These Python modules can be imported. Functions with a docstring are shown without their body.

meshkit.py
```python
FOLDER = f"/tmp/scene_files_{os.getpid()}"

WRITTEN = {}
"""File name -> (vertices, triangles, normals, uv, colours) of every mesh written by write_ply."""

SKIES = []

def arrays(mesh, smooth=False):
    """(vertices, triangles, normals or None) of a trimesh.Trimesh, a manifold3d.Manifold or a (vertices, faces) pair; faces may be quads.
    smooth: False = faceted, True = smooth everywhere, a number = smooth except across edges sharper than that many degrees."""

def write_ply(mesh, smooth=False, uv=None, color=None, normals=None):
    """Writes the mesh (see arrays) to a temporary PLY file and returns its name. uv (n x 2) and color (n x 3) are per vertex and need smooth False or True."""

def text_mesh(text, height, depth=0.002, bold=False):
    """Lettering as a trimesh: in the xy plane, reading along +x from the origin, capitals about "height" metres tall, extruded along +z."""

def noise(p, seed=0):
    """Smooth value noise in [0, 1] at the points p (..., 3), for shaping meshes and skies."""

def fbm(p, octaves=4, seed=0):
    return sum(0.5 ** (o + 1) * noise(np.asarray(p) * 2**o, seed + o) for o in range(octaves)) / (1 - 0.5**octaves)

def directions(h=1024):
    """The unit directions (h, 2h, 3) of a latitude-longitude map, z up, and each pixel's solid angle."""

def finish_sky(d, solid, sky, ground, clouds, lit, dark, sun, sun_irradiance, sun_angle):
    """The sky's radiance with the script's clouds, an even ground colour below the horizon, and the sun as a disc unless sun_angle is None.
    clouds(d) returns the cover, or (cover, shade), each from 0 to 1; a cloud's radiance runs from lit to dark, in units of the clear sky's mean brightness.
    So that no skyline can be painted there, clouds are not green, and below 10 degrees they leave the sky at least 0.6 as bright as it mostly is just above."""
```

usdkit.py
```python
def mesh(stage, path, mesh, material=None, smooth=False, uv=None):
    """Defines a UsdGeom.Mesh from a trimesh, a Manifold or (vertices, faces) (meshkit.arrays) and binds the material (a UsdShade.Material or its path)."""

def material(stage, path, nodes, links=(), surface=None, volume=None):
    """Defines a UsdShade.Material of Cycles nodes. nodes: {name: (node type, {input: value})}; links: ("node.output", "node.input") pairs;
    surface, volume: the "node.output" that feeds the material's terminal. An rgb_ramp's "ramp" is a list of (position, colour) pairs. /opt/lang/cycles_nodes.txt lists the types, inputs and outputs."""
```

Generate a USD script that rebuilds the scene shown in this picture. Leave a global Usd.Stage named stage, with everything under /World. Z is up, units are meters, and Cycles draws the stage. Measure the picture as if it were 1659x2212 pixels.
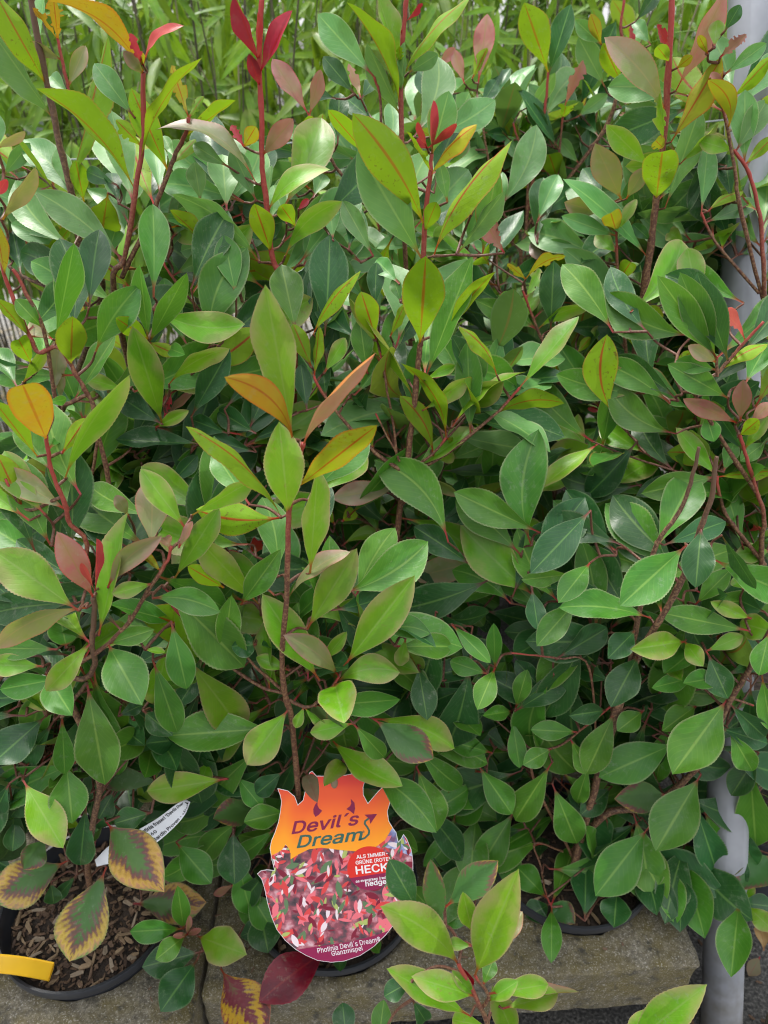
import math, random
import numpy as np, trimesh, usdkit, meshkit
from pxr import Usd, UsdGeom, UsdLux, UsdShade, Gf, Sdf, Vt
import shapely
from shapely.geometry import Polygon, Point
from shapely import affinity

stage = Usd.Stage.CreateInMemory()
UsdGeom.Xform.Define(stage, '/World')
stage.SetDefaultPrim(stage.GetPrimAtPath('/World'))
UsdGeom.Scope.Define(stage, '/World/Looks')
RNG = np.random.default_rng(11)

# ------------------------------------------------------------------ camera, sky, sun, exposure
PITCH = math.radians(33.0)
CAM = np.array([0.0, 0.0, 1.045])
FPX, CX, CY = 1664.0, 829.5, 1106.0            # focal length and centre in units of a 1659 x 2212 picture
cam = UsdGeom.Camera.Define(stage, '/World/camera')
cam.CreateHorizontalApertureAttr(36.0); cam.CreateVerticalApertureAttr(48.0)
cam.CreateFocalLengthAttr(36.0 * FPX / 1659.0)
cam.CreateClippingRangeAttr((0.02, 200.0))
cam.CreateExposureAttr(1.8)
cam.AddTranslateOp().Set(Gf.Vec3d(*CAM)); cam.AddRotateXOp().Set(90.0 - 33.0)
cam.CreateFStopAttr(11.0); cam.CreateFocusDistanceAttr(0.66)

SUN_EL, SUN_AZ = math.radians(58), math.radians(-35)      # azimuth = atan2(x, y) of the direction towards the sun
sky = usdkit.material(stage, '/World/Looks/sky_look', {
    's': ('sky_texture', {'sky_type': 'single_scattering', 'sun_disc': False, 'sun_elevation': SUN_EL, 'sun_rotation': SUN_AZ}),
    'tc': ('texture_coordinate', {}),
    'n': ('noise_texture', {'scale': 2.2, 'detail': 5.0, 'roughness': 0.55}),
    'r': ('map_range', {'from_min': 0.3, 'from_max': 0.62, 'to_min': 0.62, 'to_max': 0.97, 'clamp': True}),
    'm': ('mix_color', {'b': (7.2, 7.3, 7.5), 'use_clamp': False}),
    'sep': ('separate_xyz', {}), 'ov': ('map_range', {'from_min': 0.5, 'from_max': 1.0, 'to_min': 0.42, 'to_max': 1.25, 'clamp': True}), 'cie': ('mix_color', {'blend_type': 'multiply', 'fac': 1.0, 'use_clamp': False}),
    'bg': ('background_shader', {'strength': 0.1})},
    [('tc.generated', 'n.vector'), ('n.fac', 'r.value'), ('r.result', 'm.fac'), ('s.color', 'm.a'), ('tc.generated', 'sep.vector'), ('sep.z', 'ov.value'), ('m.result', 'cie.a'), ('ov.result', 'cie.b'), ('cie.result', 'bg.color')],
    surface='bg.background')
dome = UsdLux.DomeLight.Define(stage, '/World/sky')
UsdShade.MaterialBindingAPI.Apply(dome.GetPrim()).Bind(sky)
dome.GetPrim().SetCustomDataByKey('kind', 'structure'); dome.GetPrim().SetCustomDataByKey('label', 'bright overcast sky above the nursery')
sun = UsdLux.DistantLight.Define(stage, '/World/sun')
sun.CreateIntensityAttr(0.4); sun.CreateAngleAttr(14.0); sun.CreateNormalizeAttr(True); sun.CreateColorAttr(Gf.Vec3f(1.0, 0.96, 0.9))
_d = np.array([math.sin(SUN_AZ) * math.cos(SUN_EL), math.cos(SUN_AZ) * math.cos(SUN_EL), math.sin(SUN_EL)])
_z = _d; _x = np.cross([0, 0, 1.0], _z); _x /= np.linalg.norm(_x); _y = np.cross(_z, _x)
sun.AddTransformOp().Set(Gf.Matrix4d(*_x, 0, *_y, 0, *_z, 0, 0, 0, 5, 1))

# ------------------------------------------------------------------ helpers
TAKEN = {}
def numbered(parent, name):
    k = (parent, name); n = TAKEN.get(k, 0); TAKEN[k] = n + 1
    return f'{parent}/{name}' if n == 0 else f'{parent}/{name}_{n:03d}'

def tag(prim, label=None, cat=None, group=None, kind=None):
    for k, v in (('label', label), ('category', cat), ('group', group), ('kind', kind)):
        if v: prim.SetCustomDataByKey(k, v)
    return prim

def thing(name, label, cat, loc=(0, 0, 0), group=None, mat=None):
    path = numbered('/World', name)
    x = UsdGeom.Xform.Define(stage, path)
    if mat is not None: x.AddTransformOp().Set(Gf.Matrix4d(*np.asarray(mat, float).T.ravel()))
    else: x.AddTranslateOp().Set(Gf.Vec3d(*map(float, loc)))
    tag(x.GetPrim(), label, cat, group)
    return path

def part(parent, name, mesh, mat, smooth=False, uv=None, kind=None, label=None, origin=None):
    if origin is not None:
        v, f, _ = meshkit.arrays(mesh); mesh = (v - np.asarray(origin), f)
    path = numbered(parent, name)
    m = usdkit.mesh(stage, path, mesh, mat, smooth=smooth, uv=uv)
    tag(m.GetPrim(), label=label, kind=kind)
    return path

FWD = np.array([0, math.cos(PITCH), -math.sin(PITCH)]); UPV = np.array([0, math.sin(PITCH), math.cos(PITCH)]); RGT = np.array([1.0, 0, 0])
def ray(px, py):
    return FWD + RGT * ((px - CX) / FPX) + UPV * ((CY - py) / FPX)
def at_y(px, py, Y):
    d = ray(px, py); return CAM + d * (Y / d[1])
def at_z(px, py, z):
    d = ray(px, py); return CAM + d * ((z - CAM[2]) / d[2])
def depth_y(px, py, Y):
    return Y / ray(px, py)[1]
def unit(v): return v / max(np.linalg.norm(v), 1e-12)

def tube(pts, radii, n=7):
    """Tapered tube with closed ends; returns (v, f, uv) with uv.y along it."""
    pts = np.asarray(pts, float); radii = np.asarray(radii, float)
    tan = np.gradient(pts, axis=0); tan /= np.maximum(np.linalg.norm(tan, axis=1, keepdims=True), 1e-9)
    ref = np.array([0.3, 1.0, 0.12]); V, UVc = [], []
    L = np.r_[0, np.cumsum(np.linalg.norm(np.diff(pts, axis=0), axis=1))]; L = L / max(L[-1], 1e-9)
    for i in range(len(pts)):
        a = unit(np.cross(tan[i], ref)); b = np.cross(tan[i], a)
        for k in range(n):
            th = 2 * math.pi * k / n
            V.append(pts[i] + radii[i] * (a * math.cos(th) + b * math.sin(th))); UVc.append((k / n, L[i]))
    F = []
    for i in range(len(pts) - 1):
        for k in range(n):
            a0, a1, b0, b1 = i * n + k, i * n + (k + 1) % n, (i + 1) * n + k, (i + 1) * n + (k + 1) % n
            F += [(a0, a1, b1), (a0, b1, b0)]
    V += [pts[0], pts[-1]]; UVc += [(0, 0), (0, 1)]
    for k in range(n):
        F.append((len(V) - 2, (k + 1) % n, k)); m = (len(pts) - 1) * n; F.append((len(V) - 1, m + k, m + (k + 1) % n))
    return np.array(V), np.array(F), np.array(UVc)

def smooth_path(pts, n=6):
    """Catmull-Rom through the points."""
    pts = np.asarray(pts, float)
    if len(pts) < 3: return np.array([pts[0] + (pts[-1] - pts[0]) * t for t in np.linspace(0, 1, 4)])
    P = np.vstack([2 * pts[0] - pts[1], pts, 2 * pts[-1] - pts[-2]]); out = []
    for i in range(1, len(P) - 2):
        for t in np.linspace(0, 1, n, endpoint=False):
            a, b, c, d = P[i - 1], P[i], P[i + 1], P[i + 2]
            out.append(0.5 * ((2 * b) + (c - a) * t + (2 * a - 5 * b + 4 * c - d) * t * t + (3 * b - a - 3 * c + d) * t ** 3))
    out.append(P[-2]); return np.array(out)

def lathe(profile, n=40):
    profile = np.asarray(profile, float); m = len(profile); V, F = [], []
    for k in range(n):
        th = 2 * math.pi * k / n
        for r, z in profile: V.append((r * math.cos(th), r * math.sin(th), z))
    for k in range(n):
        for i in range(m - 1):
            a, b = k * m + i, ((k + 1) % n) * m + i
            F += [(a, b, b + 1), (a, b + 1, a + 1)]
    return np.array(V), np.array(F)

def joined(ms):
    V, F, U, o = [], [], [], 0
    for m in ms:
        V.append(m[0]); F.append(np.asarray(m[1]) + o); o += len(m[0])
        if len(m) > 2: U.append(m[2])
    return (np.vstack(V), np.vstack(F), np.vstack(U) if U else None)

# ------------------------------------------------------------------ materials
def M(name, nodes, links, surface): return usdkit.material(stage, '/World/Looks/' + name, nodes, links, surface=surface)

def simple(name, c1, c2=None, rough=0.6, scale=30, bump=0.0, bscale=120, spec=0.5, detail=4):
    nodes = {'tc': ('texture_coordinate', {}), 'n': ('noise_texture', {'scale': scale, 'detail': detail}),
             'r': ('rgb_ramp', {'ramp': [(0.3, c1), (0.7, c2 or c1)]}),
             'p': ('principled_bsdf', {'roughness': rough, 'specular_ior_level': spec})}
    links = [('tc.object', 'n.vector'), ('n.fac', 'r.fac'), ('r.color', 'p.base_color')]
    if bump:
        nodes['bn'] = ('noise_texture', {'scale': bscale, 'detail': 5}); nodes['b'] = ('bump', {'strength': bump, 'distance': 0.003})
        links += [('tc.object', 'bn.vector'), ('bn.fac', 'b.height'), ('b.normal', 'p.normal')]
    return M(name, nodes, links, 'p.BSDF')

def leaf_look(name, top1, top2, und1, und2, rib_top, rib_und, edge, petiole, trans, spots=0.0, spot_col=(0.06, 0.02, 0.01), ramp=None, rough=0.36, edge_w=0.9, tipc=None, spec=0.36, tmix=0.22, dust=0.35):
    """A leaf seen from both sides: blotched blade, pale midrib and side veins, tinted rim, coloured stalk, light through the blade."""
    n = {'tc': ('texture_coordinate', {}), 'x': ('separate_xyz', {}), 'g': ('geometry', {}), 'oi': ('object_info', {}),
         'a0': ('math', {'math_type': 'subtract', 'value2': 0.5}), 'a1': ('math', {'math_type': 'absolute'}), 'a': ('math', {'math_type': 'multiply', 'value2': 2.0}),
         'off': ('math', {'math_type': 'multiply', 'value2': 57.0}), 'ofv': ('combine_xyz', {}), 'pos': ('vector_math', {'math_type': 'add'}),
         'n1': ('noise_texture', {'scale': 34.0, 'detail': 4.0, 'roughness': 0.6}), 'n1r': ('map_range', {'from_min': 0.35, 'from_max': 0.65}),
         'top': ('mix_color', {'a': top1, 'b': top2}), 'und': ('mix_color', {'a': und1, 'b': und2}),
         # side veins: v * 11 - a * 3.2
         'vv': ('math', {'math_type': 'multiply', 'value2': 78.0}), 'va': ('math', {'math_type': 'multiply', 'value2': -24.0}), 'vs': ('math', {'math_type': 'add'}),
         'vsin': ('math', {'math_type': 'sine'}), 'vr': ('map_range', {'from_min': 0.72, 'from_max': 1.0, 'to_min': 0.0, 'to_max': 0.13, 'clamp': True}),
         'rib': ('map_range', {'from_min': 0.025, 'from_max': 0.075, 'to_min': 1.0, 'to_max': 0.0, 'clamp': True}),
         'ribu': ('map_range', {'from_min': 0.04, 'from_max': 0.10, 'to_min': 1.0, 'to_max': 0.0, 'clamp': True}),
         'ribk': ('math', {'math_type': 'multiply', 'value2': 0.75}),
         'topv': ('mix_color', {'b': rib_top}), 'topr': ('mix_color', {'b': rib_top}), 'undr': ('mix_color', {'b': rib_und}),
         'ed': ('map_range', {'from_min': edge_w, 'from_max': 1.0, 'to_min': 0.0, 'to_max': 0.85, 'clamp': True}),
         'side': ('mix_color', {}), 'edged': ('mix_color', {'b': edge}),
         'pe': ('map_range', {'from_min': 0.09, 'from_max': 0.17, 'to_min': 1.0, 'to_max': 0.0, 'clamp': True}), 'pet': ('mix_color', {'b': petiole}),
         'hv': ('map_range', {'from_min': 0.0, 'from_max': 1.0, 'to_min': 0.72, 'to_max': 1.22}), 'rw': ('white_noise_texture', {'dimensions': '1D'}),
         'hh': ('map_range', {'from_min': 0.0, 'from_max': 1.0, 'to_min': 0.487, 'to_max': 0.513}), 'hs': ('hsv', {'saturation': 1.09}),
         'bh': ('math', {'math_type': 'subtract'}), 'bn': ('noise_texture', {'scale': 110.0, 'detail': 3.0}), 'bmul': ('math', {'math_type': 'multiply', 'value2': 1.6}),
         'b': ('bump', {'strength': 0.4, 'distance': 0.0008}),
         'rg': ('map_range', {'from_min': 0.0, 'from_max': 1.0, 'to_min': rough, 'to_max': 0.62}),
         'rgn': ('map_range', {'from_min': 0.3, 'from_max': 0.7, 'to_min': -0.06, 'to_max': 0.10}), 'rga': ('math', {'math_type': 'add'}),
         'p': ('principled_bsdf', {'specular_ior_level': spec}), 't': ('translucent_bsdf', {}), 'tcol': ('mix_color', {'blend_type': 'mix', 'fac': 0.55, 'b': trans}),
         'mx': ('mix_closure', {'fac': tmix})}
    L = [('tc.UV', 'x.vector'), ('x.x', 'a0.value1'), ('a0.value', 'a1.value1'), ('a1.value', 'a.value1'),
         ('oi.random', 'off.value1'), ('off.value', 'ofv.x'), ('off.value', 'ofv.y'), ('tc.object', 'pos.vector1'), ('ofv.vector', 'pos.vector2'), ('pos.vector', 'n1.vector'),
         ('n1.fac', 'n1r.value'), ('n1r.result', 'top.fac'), ('n1r.result', 'und.fac'),
         ('x.y', 'vv.value1'), ('a.value', 'va.value1'), ('vv.value', 'vs.value1'), ('va.value', 'vs.value2'), ('vs.value', 'vsin.value1'), ('vsin.value', 'vr.value'),
         ('a.value', 'rib.value'), ('a.value', 'ribu.value'), ('rib.result', 'ribk.value1'),
         ('vr.result', 'topv.fac'), ('top.result', 'topv.a'), ('topv.result', 'topr.a'), ('ribk.value', 'topr.fac'),
         ('und.result', 'undr.a'), ('ribu.result', 'undr.fac'),
         ('g.backfacing', 'side.fac'), ('undr.result', 'side.b'),
         ('a.value', 'ed.value'), ('ed.result', 'edged.fac'), ('x.y', 'pe.value'), ('pe.result', 'pet.fac'), ('edged.result', 'pet.a'),
         ('oi.random', 'hv.value'), ('oi.random', 'rw.w'), ('rw.value', 'hh.value'), ('hh.result', 'hs.hue'), ('hv.result', 'hs.value'), ('pet.result', 'hs.color'), ('hs.color', 'p.base_color'),
         ('pos.vector', 'bn.vector'), ('bn.fac', 'bmul.value1'), ('bmul.value', 'bh.value1'), ('vr.result', 'bh.value2'), ('bh.value', 'b.height'), ('b.normal', 'p.normal'),
         ('g.backfacing', 'rg.value'), ('n1.fac', 'rgn.value'), ('rg.result', 'rga.value1'), ('rgn.result', 'rga.value2'), ('rga.value', 'p.roughness'),
         ('hs.color', 'tcol.a'), ('tcol.result', 't.color'), ('p.BSDF', 'mx.closure1'), ('t.BSDF', 'mx.closure2')]
    last = 'topr.result'
    if tipc:        # colour that grows towards the tip and the rim
        n['tv'] = ('math', {'math_type': 'multiply', 'value2': 0.55}); n['ta'] = ('math', {'math_type': 'multiply_add', 'value2': 0.45})
        n['tn'] = ('math', {'math_type': 'multiply_add', 'value2': 1.1}); n['tr'] = ('map_range', {'from_min': 1.08, 'from_max': 1.5, 'to_min': 0.0, 'to_max': 0.8, 'clamp': True})
        n['tm'] = ('mix_color', {'b': tipc})
        L += [('x.y', 'tv.value1'), ('a.value', 'ta.value1'), ('tv.value', 'ta.value3'), ('n1.fac', 'tn.value1'), ('ta.value', 'tn.value3'), ('tn.value', 'tr.value'), ('tr.result', 'tm.fac'), (last, 'tm.a')]
        last = 'tm.result'
    if ramp:        # dying leaf: zones by distance from the stalk and the midrib
        n['q1'] = ('math', {'math_type': 'multiply', 'value2': 0.62}); n['q2'] = ('math', {'math_type': 'multiply_add', 'value2': 0.42}); n['qn'] = ('noise_texture', {'scale': 60.0, 'detail': 8.0, 'roughness': 0.72})
        n['qv'] = ('math', {'math_type': 'multiply_add', 'value2': 0.045}); n['q3'] = ('math', {'math_type': 'multiply_add', 'value2': 0.80}); n['q4'] = ('math', {'math_type': 'subtract', 'value2': 0.40}); n['qr'] = ('rgb_ramp', {'ramp': ramp})
        n['qm'] = ('mix_color', {'fac': 0.93})
        L += [('x.y', 'q1.value1'), ('a.value', 'q2.value1'), ('q1.value', 'q2.value3'), ('pos.vector', 'qn.vector'), ('qn.fac', 'q3.value1'), ('vsin.value', 'qv.value1'), ('q2.value', 'qv.value3'), ('qv.value', 'q3.value3'), ('q3.value', 'q4.value1'), ('q4.value', 'qr.fac'),
              ('qr.color', 'qm.b'), (last, 'qm.a')]
        last = 'qm.result'
    L.append((last, 'side.a'))
    last = 'side.result'
    if spots:
        n['sn'] = ('noise_texture', {'scale': 330.0, 'detail': 3.0}); n['sl'] = ('noise_texture', {'scale': 26.0, 'detail': 2.0})
        n['s1'] = ('map_range', {'from_min': 0.60, 'from_max': 0.68, 'clamp': True}); n['s2'] = ('map_range', {'from_min': 0.50, 'from_max': 0.62, 'to_max': spots, 'clamp': True})
        n['sm'] = ('math', {'math_type': 'multiply'}); n['sp'] = ('mix_color', {'b': spot_col})
        L += [('pos.vector', 'sn.vector'), ('pos.vector', 'sl.vector'), ('sn.fac', 's1.value'), ('sl.fac', 's2.value'), ('s1.result', 'sm.value1'), ('s2.result', 'sm.value2'), ('sm.value', 'sp.fac'), (last, 'sp.a')]
        last = 'sp.result'
    if dust:
        n['dn'] = ('noise_texture', {'scale': 150.0, 'detail': 5.0, 'roughness': 0.7}); n['dl'] = ('noise_texture', {'scale': 18.0, 'detail': 2.0})
        n['d1'] = ('map_range', {'from_min': 0.54, 'from_max': 0.70, 'clamp': True}); n['d2'] = ('map_range', {'from_min': 0.42, 'from_max': 0.66, 'to_max': dust, 'clamp': True}); n['dm'] = ('math', {'math_type': 'multiply'}); n['du'] = ('mix_color', {'b': (0.27, 0.31, 0.22)})
        L += [('pos.vector', 'dn.vector'), ('pos.vector', 'dl.vector'), ('dn.fac', 'd1.value'), ('dl.fac', 'd2.value'), ('d1.result', 'dm.value1'), ('d2.result', 'dm.value2'), ('dm.value', 'du.fac'), (last, 'du.a')]
        last = 'du.result'
    L.append((last, 'edged.a'))
    return M(name, n, L, 'mx.closure')

RED, REDP = (0.30, 0.030, 0.025), (0.22, 0.035, 0.03)
LOOK = {
 'g': leaf_look('leaf_green', (0.056, 0.170, 0.025), (0.082, 0.210, 0.031), (0.16, 0.25, 0.05), (0.14, 0.22, 0.045), (0.20, 0.34, 0.075), (0.26, 0.09, 0.03), (0.25, 0.29, 0.14), REDP, (0.20, 0.42, 0.03), spots=0.25, spot_col=(0.06, 0.05, 0.02), rough=0.46, spec=0.48),
 'b': leaf_look('leaf_pale_bluish_green', (0.088, 0.215, 0.062), (0.118, 0.255, 0.078), (0.17, 0.27, 0.06), (0.15, 0.24, 0.05), (0.22, 0.36, 0.11), (0.26, 0.09, 0.03), (0.28, 0.33, 0.18), REDP, (0.22, 0.42, 0.05), spots=0.25, spot_col=(0.06, 0.05, 0.02), rough=0.44, spec=0.50),
 'q': leaf_look('leaf_orange_young', (0.26, 0.17, 0.06), (0.30, 0.15, 0.08), (0.34, 0.28, 0.032), (0.41, 0.19, 0.040), (0.30, 0.20, 0.07), (0.34, 0.05, 0.025), (0.50, 0.07, 0.05), RED, (0.42, 0.30, 0.02), spots=0.4, spot_col=(0.20, 0.04, 0.01), tmix=0.34, edge_w=0.8),
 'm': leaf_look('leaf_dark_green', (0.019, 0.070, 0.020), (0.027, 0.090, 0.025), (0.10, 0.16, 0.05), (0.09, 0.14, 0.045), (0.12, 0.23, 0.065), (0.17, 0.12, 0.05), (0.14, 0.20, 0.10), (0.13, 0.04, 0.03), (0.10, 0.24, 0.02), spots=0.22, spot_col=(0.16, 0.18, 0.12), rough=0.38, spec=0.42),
 'l': leaf_look('leaf_young_green', (0.125, 0.285, 0.028), (0.165, 0.325, 0.034), (0.24, 0.31, 0.05), (0.21, 0.27, 0.045), (0.20, 0.33, 0.07), (0.30, 0.11, 0.04), (0.36, 0.27, 0.15), (0.26, 0.05, 0.035), (0.30, 0.48, 0.03), spots=0.3, spot_col=(0.20, 0.05, 0.05), rough=0.44, spec=0.48, tipc=(0.30, 0.26, 0.12)),
 'u': leaf_look('leaf_lime_underside', (0.070, 0.185, 0.035), (0.09, 0.21, 0.045), (0.190, 0.315, 0.028), (0.165, 0.280, 0.026), (0.18, 0.27, 0.07), (0.30, 0.060, 0.025), (0.32, 0.13, 0.05), RED, (0.30, 0.48, 0.02), spots=0.85, spot_col=(0.09, 0.035, 0.01), tmix=0.34),
 'k': leaf_look('leaf_bronze_green', (0.17, 0.215, 0.07), (0.22, 0.19, 0.11), (0.28, 0.25, 0.04), (0.30, 0.20, 0.04), (0.26, 0.22, 0.10), (0.34, 0.08, 0.03), (0.36, 0.13, 0.09), RED, (0.36, 0.38, 0.04), tipc=(0.36, 0.20, 0.17), rough=0.38, spec=0.6),
 'p': leaf_look('leaf_pink', (0.33, 0.125, 0.115), (0.24, 0.20, 0.09), (0.42, 0.12, 0.06), (0.36, 0.16, 0.05), (0.24, 0.17, 0.07), (0.36, 0.06, 0.03), (0.40, 0.09, 0.07), RED, (0.46, 0.22, 0.10), tipc=(0.38, 0.17, 0.17), rough=0.34),
 'x': leaf_look('leaf_coral', (0.46, 0.085, 0.080), (0.40, 0.060, 0.060), (0.50, 0.10, 0.07), (0.44, 0.08, 0.05), (0.46, 0.12, 0.08), (0.34, 0.05, 0.04), (0.50, 0.12, 0.10), RED, (0.50, 0.06, 0.05), rough=0.34, dust=0.1),
 'r': leaf_look('leaf_red', (0.27, 0.040, 0.048), (0.33, 0.058, 0.062), (0.42, 0.05, 0.035), (0.36, 0.04, 0.03), (0.42, 0.07, 0.05), (0.30, 0.03, 0.03), (0.42, 0.06, 0.05), RED, (0.34, 0.02, 0.02), rough=0.30),
 'o': leaf_look('leaf_orange_underside', (0.24, 0.19, 0.06), (0.28, 0.17, 0.08), (0.28, 0.34, 0.030), (0.33, 0.27, 0.036), (0.30, 0.20, 0.07), (0.36, 0.05, 0.025), (0.46, 0.085, 0.045), RED, (0.36, 0.36, 0.02), spots=0.6, spot_col=(0.20, 0.04, 0.01), tmix=0.34, edge_w=0.82),
 'y': leaf_look('leaf_dying_yellow', (0.045, 0.11, 0.035), (0.06, 0.13, 0.04), (0.2, 0.2, 0.06), (0.2, 0.16, 0.05), (0.12, 0.18, 0.06), (0.2, 0.1, 0.05), (0.13, 0.16, 0.06), REDP, (0.4, 0.35, 0.05),
                ramp=[(0.0, (0.045, 0.115, 0.034)), (0.42, (0.055, 0.13, 0.037)), (0.51, (0.10, 0.055, 0.05)), (0.58, (0.15, 0.06, 0.06)), (0.68, (0.36, 0.24, 0.065)), (0.78, (0.44, 0.31, 0.10)), (0.86, (0.38, 0.20, 0.12)), (0.95, (0.20, 0.22, 0.07)), (1.0, (0.12, 0.18, 0.06))], rough=0.42),
 'v': leaf_look('leaf_purple_blotch', (0.045, 0.11, 0.035), (0.06, 0.13, 0.04), (0.2, 0.2, 0.06), (0.2, 0.16, 0.05), (0.12, 0.18, 0.06), (0.2, 0.1, 0.05), (0.12, 0.16, 0.06), REDP, (0.2, 0.35, 0.05),
                ramp=[(0.0, (0.045, 0.115, 0.034)), (0.68, (0.06, 0.135, 0.04)), (0.78, (0.12, 0.06, 0.05)), (0.88, (0.15, 0.055, 0.06)), (1.0, (0.38, 0.25, 0.07))], rough=0.42),
 'd': leaf_look('leaf_dead_crimson', (0.20, 0.012, 0.02), (0.09, 0.012, 0.02), (0.2, 0.05, 0.04), (0.15, 0.04, 0.03), (0.20, 0.03, 0.03), (0.2, 0.05, 0.04), (0.22, 0.04, 0.05), REDP, (0.35, 0.02, 0.02), spots=0.4, rough=0.35),
 'z': leaf_look('leaf_mottled_purple', (0.14, 0.03, 0.05), (0.08, 0.03, 0.03), (0.2, 0.08, 0.04), (0.15, 0.04, 0.03), (0.20, 0.05, 0.06), (0.2, 0.05, 0.04), (0.25, 0.10, 0.06), REDP, (0.35, 0.1, 0.04),
                ramp=[(0.0, (0.10, 0.16, 0.05)), (0.25, (0.17, 0.05, 0.07)), (0.45, (0.13, 0.03, 0.05)), (0.55, (0.40, 0.24, 0.05)), (0.64, (0.46, 0.26, 0.05)), (0.74, (0.16, 0.03, 0.04)), (0.88, (0.05, 0.02, 0.02)), (1.0, (0.22, 0.04, 0.04))], rough=0.42),
 'w': leaf_look('leaf_withered_brown', (0.20, 0.13, 0.08), (0.15, 0.15, 0.08), (0.2, 0.12, 0.07), (0.18, 0.1, 0.06), (0.2, 0.1, 0.07), (0.2, 0.1, 0.06), (0.16, 0.09, 0.06), REDP, (0.3, 0.2, 0.1), rough=0.6),
 't': leaf_look('leaf_dry_tan', (0.30, 0.19, 0.09), (0.22, 0.12, 0.06), (0.3, 0.16, 0.07), (0.25, 0.12, 0.06), (0.24, 0.12, 0.06), (0.2, 0.1, 0.06), (0.2, 0.1, 0.06), (0.2, 0.1, 0.06), (0.3, 0.2, 0.1), rough=0.65),
 'B': leaf_look('leaf_bamboo', (0.085, 0.185, 0.020), (0.17, 0.29, 0.028), (0.16, 0.26, 0.04), (0.13, 0.22, 0.03), (0.20, 0.32, 0.07), (0.2, 0.3, 0.07), (0.16, 0.25, 0.05), (0.2, 0.28, 0.06), (0.30, 0.44, 0.03), rough=0.48, tmix=0.30, spec=0.35),
}
def stem_look(name, low, low2, high):
    return M(name, {'tc': ('texture_coordinate', {}), 'x': ('separate_xyz', {}), 'n': ('noise_texture', {'scale': 420.0, 'detail': 3.0}), 'nr': ('map_range', {'from_min': 0.46, 'from_max': 0.6, 'clamp': True}),
        'bk': ('mix_color', {'a': low, 'b': low2}), 'y': ('map_range', {'from_min': 0.80, 'from_max': 0.96, 'clamp': True}), 'm': ('mix_color', {'b': high}), 'b': ('bump', {'strength': 0.5, 'distance': 0.0008}),
        'p': ('principled_bsdf', {'roughness': 0.5, 'specular_ior_level': 0.35})},
        [('tc.UV', 'x.vector'), ('tc.object', 'n.vector'), ('n.fac', 'nr.value'), ('nr.result', 'bk.fac'), ('x.y', 'y.value'), ('y.result', 'm.fac'), ('bk.result', 'm.a'), ('m.result', 'p.base_color'), ('n.fac', 'b.height'), ('b.normal', 'p.normal')], 'p.BSDF')
STEM = {'t': stem_look('twig_brown', (0.10, 0.040, 0.026), (0.15, 0.075, 0.045), (0.13, 0.045, 0.030)),
        'b': stem_look('stem_brown', (0.075, 0.036, 0.024), (0.19, 0.11, 0.06), (0.09, 0.05, 0.03)),
        's': stem_look('stem_brown_to_red', (0.085, 0.035, 0.022), (0.18, 0.10, 0.05), (0.25, 0.040, 0.030)),
        'r': stem_look('stem_red', (0.20, 0.030, 0.025), (0.24, 0.055, 0.035), (0.28, 0.032, 0.026))}
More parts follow.
